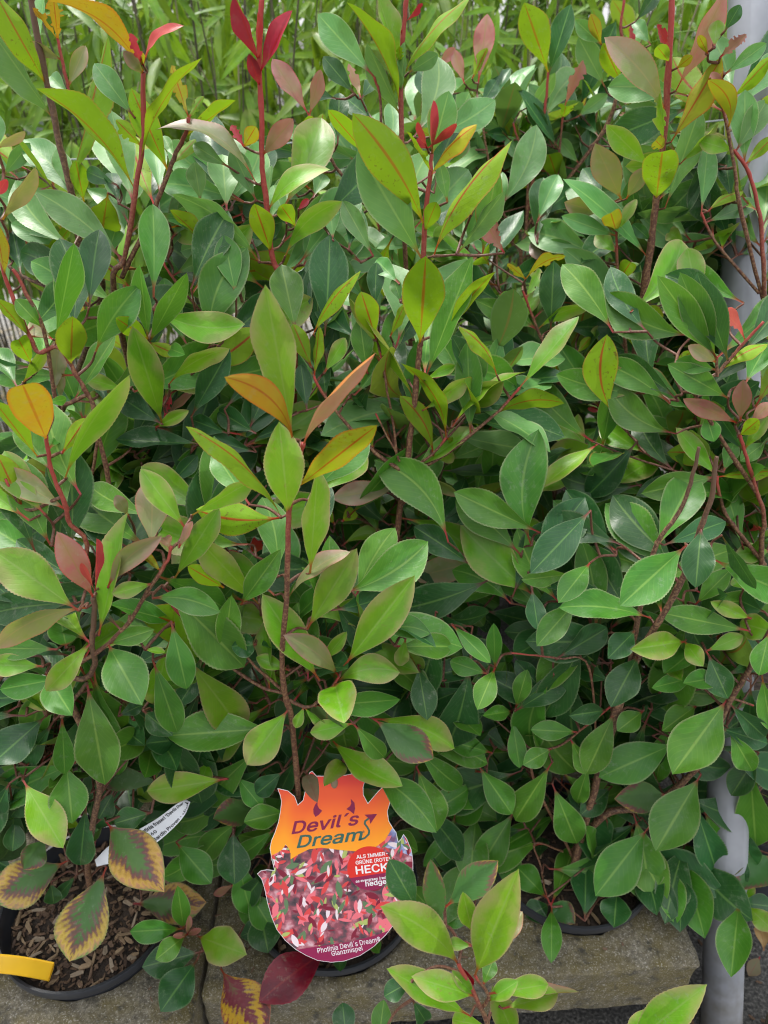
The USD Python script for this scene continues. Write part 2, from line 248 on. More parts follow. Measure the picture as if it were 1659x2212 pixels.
# Every plant: code, plane y, pot (x, y), stems as (kind, radius mm at foot, radius at top, tile, points); leaves follow as
# tile  base x y  tip x y  width  kind  [sag %]  [cm nearer]; a tile is 1659 units for a third of the picture's width.
STEMS = {
'P1': (0.47, (-0.337, 0.497), [('b', 4.2, 2.6, 6, '620,1950 640,1760 590,1500 430,1100 570,1080 630,980 610,860 620,640 622,545'), ('s', 2.6, 1.6, 6, '470,1010 690,870 840,720 970,520 1100,330 1140,220'), ('b', 2.4, 2.0, 6, '400,1330 460,1240 570,1100')]),
'P2': (0.49, (-0.060, 0.520), [('s', 4.4, 2.1, 7, '300,1960 270,1659 240,1300 205,1190 180,950 190,560 215,0 240,-180 255,-380 270,-500'), ('s', 2.2, 1.5, 7, '200,1180 0,1120 -240,940 -480,680 -530,620'), ('s', 2.0, 1.4, 7, '190,1170 0,1000 -130,830'), ('s', 2.3, 1.4, 7, '205,1215 330,1260 440,1190 540,1060')]),
'C': (0.66, (-0.015, 0.735), [('s', 5.4, 2.0, 4, '830,2610 850,2300 900,1800 960,1400 1010,1050 1060,620 1070,480 1090,-200 1130,-510 1150,-680'), ('s', 2.8, 1.6, 4, '960,1400 800,1300 640,1150 460,930 375,780'), ('s', 1.6, 1.2, 4, '930,1330 890,1240 770,1020'), ('s', 1.8, 1.3, 4, '910,1290 890,1000 830,630'), ('s', 2.6, 1.6, 4, '965,1410 1200,1310 1400,1160 1600,980 1690,860'), ('s', 2.2, 1.4, 4, '965,1395 1130,1290 1230,1170')]),
'D': (0.62, (-0.42, 0.70), [('s', 3.0, 1.8, 3, '700,1700 640,1150 590,930 500,780 380,580 240,610 180,520 70,280 0,100 -20,-60'), ('s', 2.6, 1.6, 3, '560,900 420,960 350,860 290,460 170,220 80,80'), ('s', 2.2, 1.5, 3, '640,1150 580,1470 450,1400')]),
'D2': (0.52, (-0.56, 0.50), [('s', 3.2, 1.8, 3, '500,2100 440,1700 400,1550 330,1400 290,1170'), ('s', 2.0, 1.4, 3, '400,1560 180,1640 40,1440')]),
'E': (0.73, (-0.30, 0.96), [('s', 4.0, 2.6, 0, '760,2010 820,1659 890,1200 920,900 928,480'), ('s', 3.2, 2.0, 0, '790,1800 850,1659 970,1400 1090,1070 1180,870 1200,760')]),
'F': (0.80, (-0.58, 0.93), [('b', 4.8, 3.2, 0, '640,2010 520,1600 460,1250 380,900 310,600 240,270 180,0 170,-100'), ('r', 2.0, 1.6, 0, '470,720 460,640 410,390 375,250'), ('b', 3.0, 2.0, 0, '640,2010 400,1900 150,1800 60,1730')]),
'G': (0.72, (-0.14, 0.90), [('r', 4.0, 2.6, 1, '250,2200 150,1800 100,1659 60,1200 40,900 20,420 30,0 50,-60'), ('s', 2.4, 1.6, 1, '250,2300 -40,2050 -90,1930 -130,1790 -230,1670 -250,1570'), ('s', 2.0, 1.4, 1, '-140,2200 -180,2230 -460,1910 -540,1800 -600,1700')]),
'H': (0.84, (0.06, 1.0), [('s', 3.6, 2.6, 1, '950,1500 930,840 925,420 940,230 960,0 965,-40'), ('s', 2.8, 1.6, 1, '900,1500 680,1300 560,1140 440,950 400,860 340,740'), ('s', 2.4, 1.5, 1, '900,1350 820,900 800,640 760,500')]),
'K': (1.08, (0.33, 1.20), [('s', 3.6, 2.0, 2, '70,1800 90,1480 110,1250 170,950 200,700 225,470'), ('s', 3.0, 1.6, 2, '90,1480 270,1180 300,970 330,690'), ('s', 2.4, 1.5, 2, '60,1500 -60,1380 -130,1150 -220,640'), ('s', 3.0, 2.0, 2, '130,1450 560,900 690,600 770,350 700,220 720,0'), ('s', 2.4, 1.5, 2, '90,1480 100,1090 50,900 20,800')]),
'R': (0.82, (0.30, 0.86), [('s', 7.0, 2.9, 2, '490,3640 560,3320 700,2610 800,2350 860,1980 920,1659 960,1350 1020,950 1050,500 1080,0 1085,-40'), ('s', 2.4, 1.6, 2, '760,2480 690,1800 680,1500'), ('s', 2.4, 1.7, 2, '700,2600 330,2500 180,2170 70,1890'), ('s', 2.0, 1.6, 2, '690,2690 600,2900 575,2660'), ('s', 2.0, 1.6, 2, '760,2480 900,2560 970,2660')]),
'T': (0.80, (0.56, 0.90), [('s', 3.2, 2.0, 2, '1640,2100 1620,1500 1610,1380 1560,1130 1460,980'), ('s', 2.6, 1.6, 2, '1640,2000 1470,1300 1450,1150 1360,700 1290,500'), ('s', 2.0, 1.5, 2, '1600,1900 1330,1580 1240,1380')]),
'U': (0.64, (0.50, 0.66), [('s', 3.6, 2.0, 5, '1620,2000 1640,1700 1600,1540 1530,1330 1470,1150'), ('s', 2.8, 1.8, 5, '1640,2000 1400,1700 1350,1560 1330,1430'), ('s', 2.6, 1.6, 5, '1600,1560 1250,1000 1180,850 1330,780 1420,690 1530,560 1640,430'), ('s', 2.0, 1.4, 5, '1330,780 1325,650')]),
'V': (0.555, (0.226, 0.565), [('b', 6.0, 2.6, 8, '400,2300 600,1960 900,1900 1200,1640 1400,1220 1540,1000 1660,770 1720,560'), ('b', 5.6, 2.2, 8, '400,2300 560,1700 700,1180 850,850 1000,600 1120,330 1200,80 1270,-160 1300,-380'), ('b', 3.8, 1.8, 8, '560,1700 740,1120 800,720 900,260 1080,0 1170,-260 1200,-420'), ('s', 2.2, 1.4, 8, '400,2250 130,1659 350,1500 680,1250'), ('s', 1.6, 1.1, 8, '560,1700 500,1020 300,950 0,910'), ('s', 1.7, 1.2, 8, '1400,1200 1560,1250'), ('s', 1.8, 1.2, 8, '1430,1170 1260,900'), ('s', 1.6, 1.1, 8, '330,2200 140,2140 180,2300 210,2460 255,2570')]),
'B': (0.31, (0.13, 0.185), [('s', 3.4, 2.0, 10, '1560,1900 1500,1659 1400,1440 1290,1250'), ('s', 2.0, 1.6, 10, '1460,1560 1500,1480 1400,1330')]),
'A': (0.30, (0.36, 0.175), [('s', 3.0, 2.0, 11, '700,2100 770,1820')]),
}
LEAVES = '''
#F
0 290 570 -40 -60 170 u
0 340 790 -60 190 170 g
0 475 1210 700 240 150 u
0 545 1310 490 1040 125 u
0 375 260 345 -30 120 qc
0 375 260 210 50 55 qc
0 400 390 200 270 60 k
0 460 560 555 295 100 k
0 460 620 330 490 110 g
0 440 1250 370 960 130 g
0 280 290 290 -80 60 g
0 440 1600 70 1450 150 g
0 250 1750 540 1360 95 u
0 370 1260 90 880 60 u
0 20 1140 195 925 110 g
0 -40 1000 -20 730 120 g
0 150 1760 80 1480 140 m
0 60 1900 20 1380 110 g
3 620 320 730 310 90 g
#E
0 895 460 310 10 140 q 15
0 950 460 1190 170 70 x -15
0 910 400 840 215 70 xc
0 890 480 800 330 80 k
0 925 420 920 340 30 o
0 925 1060 1310 375 120 u -8
0 875 1240 235 575 160 u 9
0 870 760 610 410 170 g
0 900 950 750 775 110 uc
0 1070 1110 850 570 190 u
0 770 1680 230 1240 240 g 5
0 700 1250 660 1510 240 u
0 870 1550 1090 1380 100 g
0 1110 1010 1055 880 65 g
0 1120 1070 1270 900 60 u
0 1190 760 1110 420 110 oc
0 1200 750 1320 620 60 uc
0 1180 880 1530 650 80 u
0 850 1330 720 710 220 g
0 1010 1250 1000 960 170 g
0 770 1320 720 1120 120 m
0 680 1700 770 1430 140 g
3 730 310 440 90 170 g
3 850 210 590 -20 160 u
0 760 1200 560 1110 110 m
#G
1 20 400 -140 -20 110 r
1 50 480 235 70 115 r
1 20 400 10 80 45 r
1 10 560 -45 350 75 r
0 1660 1190 1000 845 160 k 20
1 60 1010 240 770 140 p
1 90 1380 480 1100 130 l -14
1 190 1659 560 1305 130 l -12
0 1680 1700 1110 1260 180 g 10
1 90 1650 -10 1320 175 u
0 1430 1640 1100 1360 90 u
0 1470 1370 1440 1000 280 g
0 1300 1310 1260 1050 140 g
0 1660 1300 1500 960 150 g
0 1480 1080 1250 935 110 g
0 1580 950 1500 810 60 rc
0 1570 960 1659 820 100 o
0 1020 1560 990 1380 80 o
0 1000 1700 960 1560 120 g
1 110 1330 100 1070 60 g
1 260 1470 160 1330 120 u
1 275 1360 340 1290 35 r
1 500 1560 480 1310 150 g
1 370 1280 440 1130 130 g
1 200 1450 110 1200 140 g
1 760 1659 560 1300 140 g
1 600 1620 660 1380 130 m
1 310 1720 400 1500 170 g
1 680 1700 410 1510 170 g
3 1480 360 1060 -10 150 g
3 1600 600 1260 320 150 g
3 1460 280 1420 -60 200 g
3 1500 420 1130 310 100 m
4 330 350 250 -30 220 m
4 720 300 450 -30 170 g
#H
1 925 700 590 20 150 u 6
1 925 440 780 -60 150 l
1 945 520 1400 -30 90 u -7
1 915 760 720 280 120 g
1 970 620 965 270 70 g
1 940 400 930 300 50 uc
1 990 470 1180 350 110 g
1 940 230 850 80 50 rc
1 970 150 1080 20 40 rc
1 330 740 105 380 120 p
1 345 750 420 450 100 p
1 410 880 310 780 110 u
1 400 860 435 735 60 u
1 760 500 400 90 215 g
1 640 610 435 365 130 m
1 650 620 600 410 60 pc
1 680 640 760 520 100 m
1 530 930 540 600 140 m
1 760 780 590 640 150 m
1 520 640 380 600 90 m
1 380 930 200 830 90 g
1 470 1070 240 880 150 m
1 650 1040 410 930 100 g
1 620 1180 520 1020 130 m
1 640 1400 440 1290 90 m
1 760 1100 640 900 120 m
#C
1 1080 1470 630 740 310 u 5
1 1060 1690 660 970 330 g
4 1075 590 1100 5 305 u
4 1095 800 1405 0 230 g
1 1130 1150 1430 810 85 o -8
1 1140 960 1150 650 42 x
1 1120 940 1050 790 42 x
1 1150 950 1300 800 48 x
1 1110 960 1040 900 50 x
1 1150 1659 1660 910 150 u -8
1 1110 1110 975 850 60 uc
1 1110 1010 1250 590 210 g
1 1110 1500 1170 1310 110 u
1 1240 1310 1190 1050 90 g
1 1390 1400 1440 1160 100 uc
1 1500 1100 1545 1055 30 x
1 1300 1650 1610 1240 150 g
1 1610 1640 1470 1420 150 pc
1 740 1030 465 710 110 u
4 1240 500 1555 100 110 u -5
4 990 940 600 265 130 l 6
4 1220 1160 940 695 115 u 12
4 1150 1280 930 905 150 u 10
4 1080 1000 1380 790 110 l
4 1270 1110 1754 750 105 l -10
4 1560 1060 1999 955 105 u -12
4 1700 830 2094 390 135 l
4 1390 1160 1370 550 200 g
4 1560 770 1310 455 90 u 10
4 1010 1400 1430 1110 140 l
4 990 1435 1320 1560 70 k -12
4 600 1690 1015 1215 180 g 0 3
4 370 510 680 95 110 u -6
4 260 500 165 55 260 g
4 360 720 240 440 130 u
4 380 760 410 450 70 u
4 640 900 875 540 160 g 5
4 720 760 670 400 160 g
4 780 540 680 230 170 u
4 940 300 890 145 80 g
4 870 520 970 300 70 u
4 1000 1080 1050 540 140 g
4 1110 800 1290 710 70 l
4 1240 1170 1320 1220 80 u
4 940 1480 490 1570 170 k
4 770 1260 660 960 150 l
4 930 180 780 25 140 g
4 770 330 780 40 120 m
4 410 1370 650 1300 110 p
4 910 610 1040 390 130 m
4 440 760 580 530 110 l
4 460 700 520 450 110 m
4 1140 1300 1290 1300 110 l
4 330 1000 290 700 130 m
4 600 920 720 920 150 m
4 480 900 430 680 120 m
#K
2 225 470 80 20 220 u
2 215 500 380 30 160 m
2 330 690 460 390 105 pc
2 325 760 350 690 110 uc
2 300 970 30 570 120 m
2 420 760 620 610 100 g
2 90 760 280 470 110 g
2 260 940 100 650 110 m
2 600 560 430 240 170 g
2 580 290 410 130 110 g
2 560 270 510 90 80 o
2 690 540 590 280 140 u
2 690 600 720 270 130 m
2 700 600 900 510 120 u
2 710 700 580 540 150 m
2 770 350 770 160 40 rc
2 900 290 790 140 120 g
2 800 140 950 -60 100 m
2 730 810 740 720 90 pc
2 90 1090 -40 880 100 g
2 100 1220 10 1150 120 u
2 270 1140 240 1000 150 u
2 480 1120 520 820 150 m
2 410 1040 300 900 90 g
2 640 950 720 880 90 u
1 1440 540 1500 90 150 p
1 1350 540 1280 320 80 p
1 1400 510 1500 310 90 u
1 1180 430 1290 310 70 p
1 1160 700 1060 450 150 m
1 1260 610 1480 490 80 g
1 1640 900 1300 710 110 g 10
1 1460 700 1560 520 100 m
1 1460 860 1630 880 90 m
1 1480 1000 1320 930 110 m
1 1330 1180 1470 910 120 g
1 1480 740 1650 440 110 m
2 580 900 440 700 170 m
2 430 860 300 560 170 m
2 230 1500 390 1400 120 m
2 820 900 690 700 150 m
2 860 1050 760 860 150 m
2 160 1300 60 1100 140 m
2 620 1250 480 1180 130 m
2 20 1150 -70 980 120 m
2 120 1650 260 1480 130 m
2 -40 1300 -180 1150 130 m
2 -60 1500 -200 1330 140 m
2 850 1200 700 1100 120 m
#R
2 1010 740 600 245 205 k 6
2 1060 590 1390 -60 185 p
2 1030 920 1360 370 175 o
2 1000 920 960 600 100 lc
2 1020 330 940 160 50 rc
2 1040 400 940 300 90 u
2 1070 440 1170 360 60 o
2 970 1290 975 985 235 u
2 890 1080 610 805 160 l
2 1000 960 930 910 90 oc
2 990 1350 1220 700 190 g
2 1090 1060 1340 790 80 l
2 715 1310 540 930 205 k
2 740 1290 870 1080 110 k
2 580 1370 340 1310 150 k
2 880 1680 330 1160 190 g 4
2 690 1500 640 1380 130 o
2 700 1480 810 1290 70 l
2 900 1560 780 1450 90 m
2 660 1530 320 1400 120 g
2 660 1640 540 1520 130 l
2 1280 1440 810 1380 130 g 6
5 730 340 330 -50 215 g 4
5 830 620 830 345 330 u
5 185 470 500 335 100 l -12
5 250 480 270 30 220 m
5 80 130 -30 50 60 oc
5 90 150 350 0 80 oc -12
5 120 270 180 80 110 lc
5 150 480 -240 285 150 g
5 560 990 290 555 200 g
5 580 990 880 750 70 o
5 560 985 490 985 32 r
5 580 1095 335 1300 170 g
5 910 1030 565 1310 130 g
5 960 1000 680 900 155 k
5 950 950 1010 600 160 g
5 850 850 1060 690 90 g
5 970 1000 1190 880 110 l
5 1180 1010 930 1190 170 m
5 640 1280 880 1410 170 m
5 625 1300 490 1450 55 d
5 680 160 770 40 110 u
5 890 230 740 50 150 g
5 880 300 1100 -10 55 u -6
5 790 330 690 170 140 m
5 700 620 590 340 220 m
5 940 690 545 540 150 m
5 330 850 240 600 90 u
5 420 630 510 525 60 u
5 310 840 0 480 180 m
5 690 850 520 720 155 m
5 560 960 320 870 130 m
5 490 960 90 840 140 m
5 590 1030 720 920 60 l
5 60 1250 230 1080 80 l
5 20 1250 210 1000 70 m
5 0 1440 275 1345 110 g
5 0 1320 70 1270 90 u
5 470 1560 400 1250 230 m
5 870 1659 740 1430 180 m
4 1370 1440 1590 1490 70 l
4 1380 1540 1659 1370 130 g
4 1370 1430 1445 1310 60 l
4 1660 1330 1560 1250 110 u
4 1600 1659 1430 1540 110 g
4 1340 1659 1230 1390 110 g
4 1820 830 1550 490 200 m
2 280 1720 120 1570 130 k
2 500 1720 250 1550 110 g
2 250 1670 400 1640 50 o
2 920 1250 800 1420 110 m
7 1470 380 1720 500 130 g
7 1590 250 1480 -50 170 g
7 1590 280 1500 170 110 g
8 10 180 210 100 70 l
8 110 240 0 250 50 l
8 400 60 300 -120 150 m
8 250 380 60 150 170 m
#T
2 1430 830 1270 520 130 o 15
2 1380 560 1290 470 120 pc
2 1350 370 1520 220 90 pc
2 1380 480 1650 280 110 g
2 1450 610 1680 370 100 u
2 1380 200 1480 30 90 m
2 1310 310 1330 130 110 l
2 1270 350 1210 230 50 o
2 1440 980 1210 910 130 l
2 1480 960 1659 640 170 g
2 1530 1050 1510 580 190 g
2 1540 1050 1700 880 80 u
2 1560 840 1720 600 130 u
2 1250 1350 1270 930 130 g
2 1270 1370 1500 1240 60 u -10
2 1280 1430 1600 1300 130 g
2 1090 1659 1480 1440 70 l
2 1120 1580 1010 1500 120 l
2 1480 1640 1700 1400 200 m
2 1460 1640 1700 1580 90 g
2 1340 1640 1380 1440 120 l
2 1420 1300 1380 1000 130 m
2 1230 1150 1380 900 120 m
5 1660 400 1440 -20 150 g
5 1500 480 1570 300 80 u
5 1540 590 1700 440 100 u
#U
5 1310 660 945 130 215 g
5 1340 680 1090 110 230 g
5 1400 680 1200 110 220 m
5 1450 1065 1110 925 125 p
5 1480 1070 1500 800 125 p
5 1480 1160 1600 1060 100 u
5 1400 920 1005 700 195 g
5 1520 1250 1659 1040 90 l
5 1540 1080 1680 950 90 p
5 1320 690 1140 580 100 k
5 1300 740 1060 680 130 g
5 1060 700 1160 620 60 u
5 1520 560 1290 310 80 xc 8
5 1360 760 1659 570 90 u -8
5 1510 830 1659 560 200 g
5 1320 1420 835 1540 200 g
5 1310 1400 1060 1110 130 l
5 1370 1400 1440 1210 120 g
5 1360 1430 1700 1390 90 u
5 1500 1280 1290 960 110 m
5 1270 1010 1310 1205 140 g
5 1500 1900 1365 1440 130 g
5 1640 1640 1480 1450 130 l
8 1640 400 1430 520 130 m
8 1650 150 1480 420 140 g
5 1650 1200 1480 1330 120 g
8 1650 900 1450 930 120 m
8 1600 600 1480 800 140 m
8 1440 90 1170 30 120 g
8 1680 250 1440 280 150 l
8 1640 110 1555 100 60 x
5 1659 1300 1560 1180 120 m
5 1100 900 1250 760 140 m
#D
0 10 1430 230 1080 110 k
0 -20 1260 45 1160 60 x
0 -20 960 160 848 60 k
0 20 1800 -30 1430 95 o
3 345 560 480 -80 180 g
3 620 620 905 190 260 g -5
3 960 530 905 60 140 g
3 960 540 750 400 130 u
3 980 560 1210 110 150 g
3 460 700 470 390 200 u
3 290 470 100 280 120 g
3 180 540 -20 280 80 u
3 340 540 190 430 130 k
3 200 690 120 540 130 u
3 985 555 1145 640 90 u
3 1100 600 1200 640 120 g
3 1060 1060 860 460 235 l 0 3
3 1095 830 1490 600 110 l -8
3 1240 1040 1490 600 200 m
3 470 930 750 510 115 g
3 320 900 380 525 130 k
3 150 820 300 590 70 l
3 400 940 370 680 60 k
3 530 1040 390 690 120 g
3 800 860 550 790 110 l
3 1050 1090 760 900 190 m
3 1010 1110 1225 1000 90 l
3 1090 1060 1110 870 60 xc
3 1110 1050 1250 890 60 p
3 1320 1220 750 1190 130 m
3 1480 1150 1240 1060 150 m
3 1659 1270 1320 1180 140 m
3 1659 1150 1410 1000 180 m
3 610 1470 785 905 190 g
3 540 1060 640 870 90 l
3 110 850 -20 600 170 g
3 1100 1480 1280 1290 120 m
3 1350 1480 1100 1490 110 m
3 640 1620 760 1360 160 l
3 590 1480 470 1300 70 l
3 700 960 620 760 120 m
#D2
3 290 1190 150 840 265 q
3 420 1440 840 770 165 l -5
3 240 1300 -40 940 130 u
3 400 1650 0 1375 190 k
3 130 1659 -20 1280 180 u
3 330 1400 100 1070 180 g
3 420 1660 350 1230 150 g
3 400 1280 560 1050 110 u
3 310 950 430 930 60 g
3 330 1250 450 1110 110 g
#P1
6 510 640 -40 250 340 l
6 560 620 -40 890 175 k 10
6 600 520 370 130 200 p
6 600 500 530 330 45 x
6 615 510 625 170 55 x
6 700 490 1050 155 160 k -8
6 600 840 300 1160 165 l
6 720 880 920 1250 330 g
6 580 1120 680 1765 300 g
6 990 560 1430 650 185 g -8
6 1110 710 1210 1150 200 g
6 640 800 830 0 190 l
6 990 465 725 530 110 l
6 1170 740 710 600 140 g
6 720 880 1000 760 130 g
6 300 1050 470 1320 250 g
6 280 1000 -60 990 160 l
6 410 1070 0 1150 180 g
6 990 960 1150 1430 190 g
6 940 890 1070 910 40 l
6 430 880 390 680 260 g
6 370 890 -40 880 160 g
6 1050 390 900 260 60 o
6 1130 250 1070 160 90 pc
6 1160 230 1250 60 60 p
6 390 1320 420 1700 140 g
6 300 1320 -60 1640 280 m
6 1130 430 1420 -30 170 l
3 980 1900 990 1440 260 k
3 1200 1760 910 1380 180 l
3 1240 1680 1659 1440 105 l
3 830 1680 750 1550 90 k
6 770 1320 920 1250 100 m
6 930 1290 1120 1450 180 m
6 120 600 -20 480 150 m
9 690 350 1065 805 350 y 0 5
9 690 640 450 1255 360 y 0 4
9 440 600 -60 850 330 y
9 300 450 150 660 200 v
9 150 80 410 520 250 l 0 5
9 430 -30 470 360 280 g
9 560 230 520 630 190 m
9 1065 95 600 50 170 v
9 1480 70 950 150 210 l
9 100 320 80 540 150 m
9 330 740 350 880 130 m
9 500 690 360 850 80 m
9 980 290 740 360 180 m
9 740 150 640 330 170 m
9 60 100 -40 300 150 m
6 1200 1470 940 1500 200 m
6 160 1500 -30 1350 170 g
6 1000 1700 780 1560 170 m
#P2
4 240 1190 60 185 300 l
4 240 1190 -200 790 200 q 15
4 290 1240 770 635 110 p -8
4 270 1520 780 1100 180 o
4 140 1680 -450 1110 130 u 8
4 200 1700 150 1080 290 l
4 350 2060 400 1370 195 l
6 1680 600 1260 150 190 l
6 1560 600 1820 240 190 g
6 1450 490 1215 350 120 u
6 1440 960 1500 540 180 g
7 410 1090 40 530 265 l
7 330 760 655 235 250 l
7 225 580 610 260 120 k -10
7 570 1000 1030 410 285 l
7 520 1030 180 800 170 k 6 3
7 520 1115 570 1365 330 l 0 4
7 520 1110 930 1040 225 l -12 2
7 790 800 1130 790 175 g -15
7 440 960 590 775 90 l
7 360 1300 935 1215 160 g
7 630 1370 350 1430 140 l
7 310 1280 255 1400 70 l
7 310 1280 455 1395 40 l
7 220 1270 -60 1640 250 l
7 640 1370 830 1590 140 g
7 760 1340 1150 1600 250 v
7 90 1150 60 700 120 l
7 215 1025 0 940 100 l
7 150 1130 10 930 70 l
6 1790 1400 1075 1450 290 g 0 2
6 1659 1240 1380 1200 250 m
6 1659 860 1500 870 200 m
6 1340 960 1160 1250 140 m
6 1250 870 1390 680 150 g
10 720 30 1170 420 255 g -8 7
10 860 420 1050 540 190 g
10 330 40 400 225 120 w 0 8
10 560 -40 440 120 150 l 0 5
10 205 280 -80 350 180 g
10 30 100 -20 370 140 g
10 -60 780 110 1055 200 g
10 20 900 80 1200 260 m
9 1350 -40 1290 130 150 l
9 1530 50 1700 260 140 g
9 1659 260 1380 330 220 v
9 1510 390 1520 755 240 m
9 1140 480 1370 750 220 g
9 1520 760 1690 1050 150 g
9 1190 1040 1150 760 130 g 0 4
9 1190 1060 845 1060 160 g 0 4
9 1200 1080 1010 1240 150 g 0 5
9 1280 1090 1600 1210 280 l 0 5
9 1200 1060 1225 955 34 p 0 4
9 1210 1080 1305 1045 34 p 0 5
9 1200 1080 1120 1090 30 p 0 5
9 1520 755 1385 825 50 p
9 860 880 1340 870 280 y
9 1310 1190 920 1290 200 m
9 1280 1240 1040 1580 240 m 0 2
9 1540 1100 1700 1030 150 m
9 1430 1300 1720 1760 280 z
7 970 820 930 1000 100 l
7 900 870 1270 870 190 g
10 540 1180 545 1320 80 m
10 760 1110 800 1200 80 g
10 180 20 0 170 150 m
7 90 1500 -60 1350 150 m
10 280 -60 160 150 130 m
#C
7 950 40 1480 420 230 l -14
7 870 460 1390 330 200 k
7 560 220 860 170 110 l -18
7 560 500 760 260 130 g
7 770 490 750 340 110 g
7 780 310 880 200 90 g
7 900 420 980 200 100 m
7 510 80 420 -40 90 u
7 560 60 640 -10 90 u
7 930 200 1140 110 160 m
7 1190 430 1380 690 140 g
7 1230 590 1040 570 80 g
7 1380 610 1475 740 110 g
7 1100 720 1240 830 130 m
7 600 300 420 180 180 m
7 480 650 420 420 150 m
7 700 700 560 520 150 m
#V
7 1270 730 1520 980 120 g
7 1550 1010 1540 720 110 g
7 1500 1050 1255 965 150 g
7 1550 1040 1435 1280 170 g
7 1370 1440 1430 1160 170 m
7 1530 1560 1200 1470 160 g
7 1659 1290 1470 1320 110 g
7 1050 990 1110 1350 190 m
8 510 -10 120 400 260 m
8 505 330 300 590 190 g
8 900 690 300 620 195 g 6
8 430 560 160 870 190 g
8 1130 215 700 610 300 g
8 1200 80 1190 490 220 m
8 1540 770 950 650 205 g
8 1120 840 765 890 200 l
8 1550 690 1285 580 110 l
8 1760 800 1475 715 220 l
8 820 920 640 1265 235 m
8 1100 860 1240 1000 140 l
8 1330 1090 1110 1110 150 g
8 1150 1110 905 1140 130 g
8 1030 960 1100 1090 150 l
8 1400 1210 1040 1700 330 g
8 1080 1490 560 1720 275 g
8 660 1280 480 1700 220 g
8 430 1430 120 1410 140 g
8 590 1260 370 1320 155 m
8 20 1290 385 1065 180 m
8 20 1270 100 1020 140 g
8 0 1330 50 1660 130 g
8 130 500 170 770 140 m
8 780 760 620 950 190 m
8 290 940 620 750 200 m
8 1260 900 1500 800 110 l
8 1270 920 1400 1210 200 m
8 1680 780 1600 1060 170 g
8 1620 1060 1680 1420 150 g
8 1400 1400 1560 1680 170 g
8 1390 1230 1640 1460 150 m
8 1370 1410 1659 1500 150 m
8 850 1290 680 1420 170 g
8 1200 1250 970 1420 180 g
8 1190 600 1420 370 150 g
8 1640 650 1450 560 200 m
8 1500 500 1440 420 110 l
8 1360 150 1580 500 80 m
8 400 400 60 440 110 g
8 400 1500 500 1700 140 g
8 260 1530 70 1640 150 g
8 540 1000 380 900 130 m
8 640 1100 420 1000 150 m
8 300 1200 200 1040 130 m
8 200 1150 20 960 150 m
10 1320 -40 1145 205 120 l
10 1500 150 1240 240 190 g
10 1440 -20 1659 300 200 g
10 1680 270 1440 660 220 g
10 1060 410 1360 680 180 m
10 990 760 1100 880 130 g
10 1400 1000 1220 960 130 g
11 260 -40 20 340 210 g
11 260 100 420 490 220 g
11 500 -30 420 225 130 g
11 650 120 440 310 170 m
11 1000 160 660 200 230 v
11 1225 40 930 540 325 g 0 3
11 1240 260 1390 620 200 g
11 890 380 540 830 300 g 0 3
11 830 340 430 650 160 m
11 680 800 660 1035 220 m
11 280 880 410 500 160 g
11 200 860 30 640 200 g
11 260 920 255 1260 125 g 0 4
11 240 870 410 1010 180 v
11 230 890 90 970 180 m
11 470 990 480 650 200 m
11 145 490 140 230 190 m
11 180 590 200 450 130 m
11 1470 870 890 570 300 m
11 1260 790 1100 500 160 g
11 1160 470 1320 630 80 m
11 1490 440 1340 720 190 v
11 1680 560 1450 800 260 v
11 1540 -60 1580 510 250 g
11 1600 -100 1420 180 180 m
11 1480 350 1560 640 170 m
11 1400 480 1490 800 170 m
11 1330 600 1440 880 150 m
11 1500 870 1420 1350 205 g 0 5
11 1500 860 1560 740 100 l
11 1520 890 1700 1060 120 l
11 1500 860 1700 900 150 m
#B
10 1280 1300 810 900 285 l 6
10 1400 1340 1700 660 330 l
10 1440 1470 1010 1350 190 l
10 1390 1610 845 1300 180 l
10 1400 1060 1340 800 140 l
10 1410 1480 1270 1310 80 l
10 1050 930 860 590 230 m
10 1190 1040 1130 590 160 v
10 1230 900 1570 600 230 v
10 1470 1500 1700 1380 120 l
10 1700 1800 1530 1410 180 l
10 1500 1680 1270 1630 150 l
10 1400 1150 1240 1140 80 l
10 1480 1400 1540 1240 110 g
10 1300 1250 1380 1420 100 d
10 1010 1380 830 1480 150 m
10 1010 1500 1100 1640 120 m
10 590 1800 560 1520 180 m
10 790 1800 830 1500 140 g
11 -120 1450 240 1400 150 l
11 -60 1560 300 1460 170 l
11 -120 1500 440 1450 110 k
11 -140 1180 70 930 150 k
#A
11 780 1800 1260 1405 260 l
11 760 1830 900 1560 150 l
'''
def full(t, x, y):
    return (t % 3) * 553.0 + x / 3.0, (t // 3) * 553.0 + y / 3.0

# ------------------------------------------------------------------ ground and concrete
asphalt = M('asphalt', {'tc': ('texture_coordinate', {}), 'n': ('noise_texture', {'scale': 260.0, 'detail': 4.0}), 'n2': ('noise_texture', {'scale': 7.0, 'detail': 5.0}),
    'r': ('rgb_ramp', {'ramp': [(0.32, (0.022, 0.022, 0.023)), (0.5, (0.06, 0.058, 0.056)), (0.68, (0.15, 0.145, 0.14))]}), 'r2': ('rgb_ramp', {'ramp': [(0.35, (0.55, 0.55, 0.52)), (0.65, (1.1, 1.08, 1.0))]}),
    'm': ('mix_color', {'blend_type': 'multiply', 'fac': 1.0, 'use_clamp': False}), 'b': ('bump', {'strength': 0.9, 'distance': 0.004}), 'p': ('principled_bsdf', {'roughness': 0.8})},
    [('tc.object', 'n.vector'), ('tc.object', 'n2.vector'), ('n.fac', 'r.fac'), ('n2.fac', 'r2.fac'), ('r.color', 'm.a'), ('r2.color', 'm.b'), ('m.result', 'p.base_color'), ('n.fac', 'b.height'), ('b.normal', 'p.normal')], 'p.BSDF')
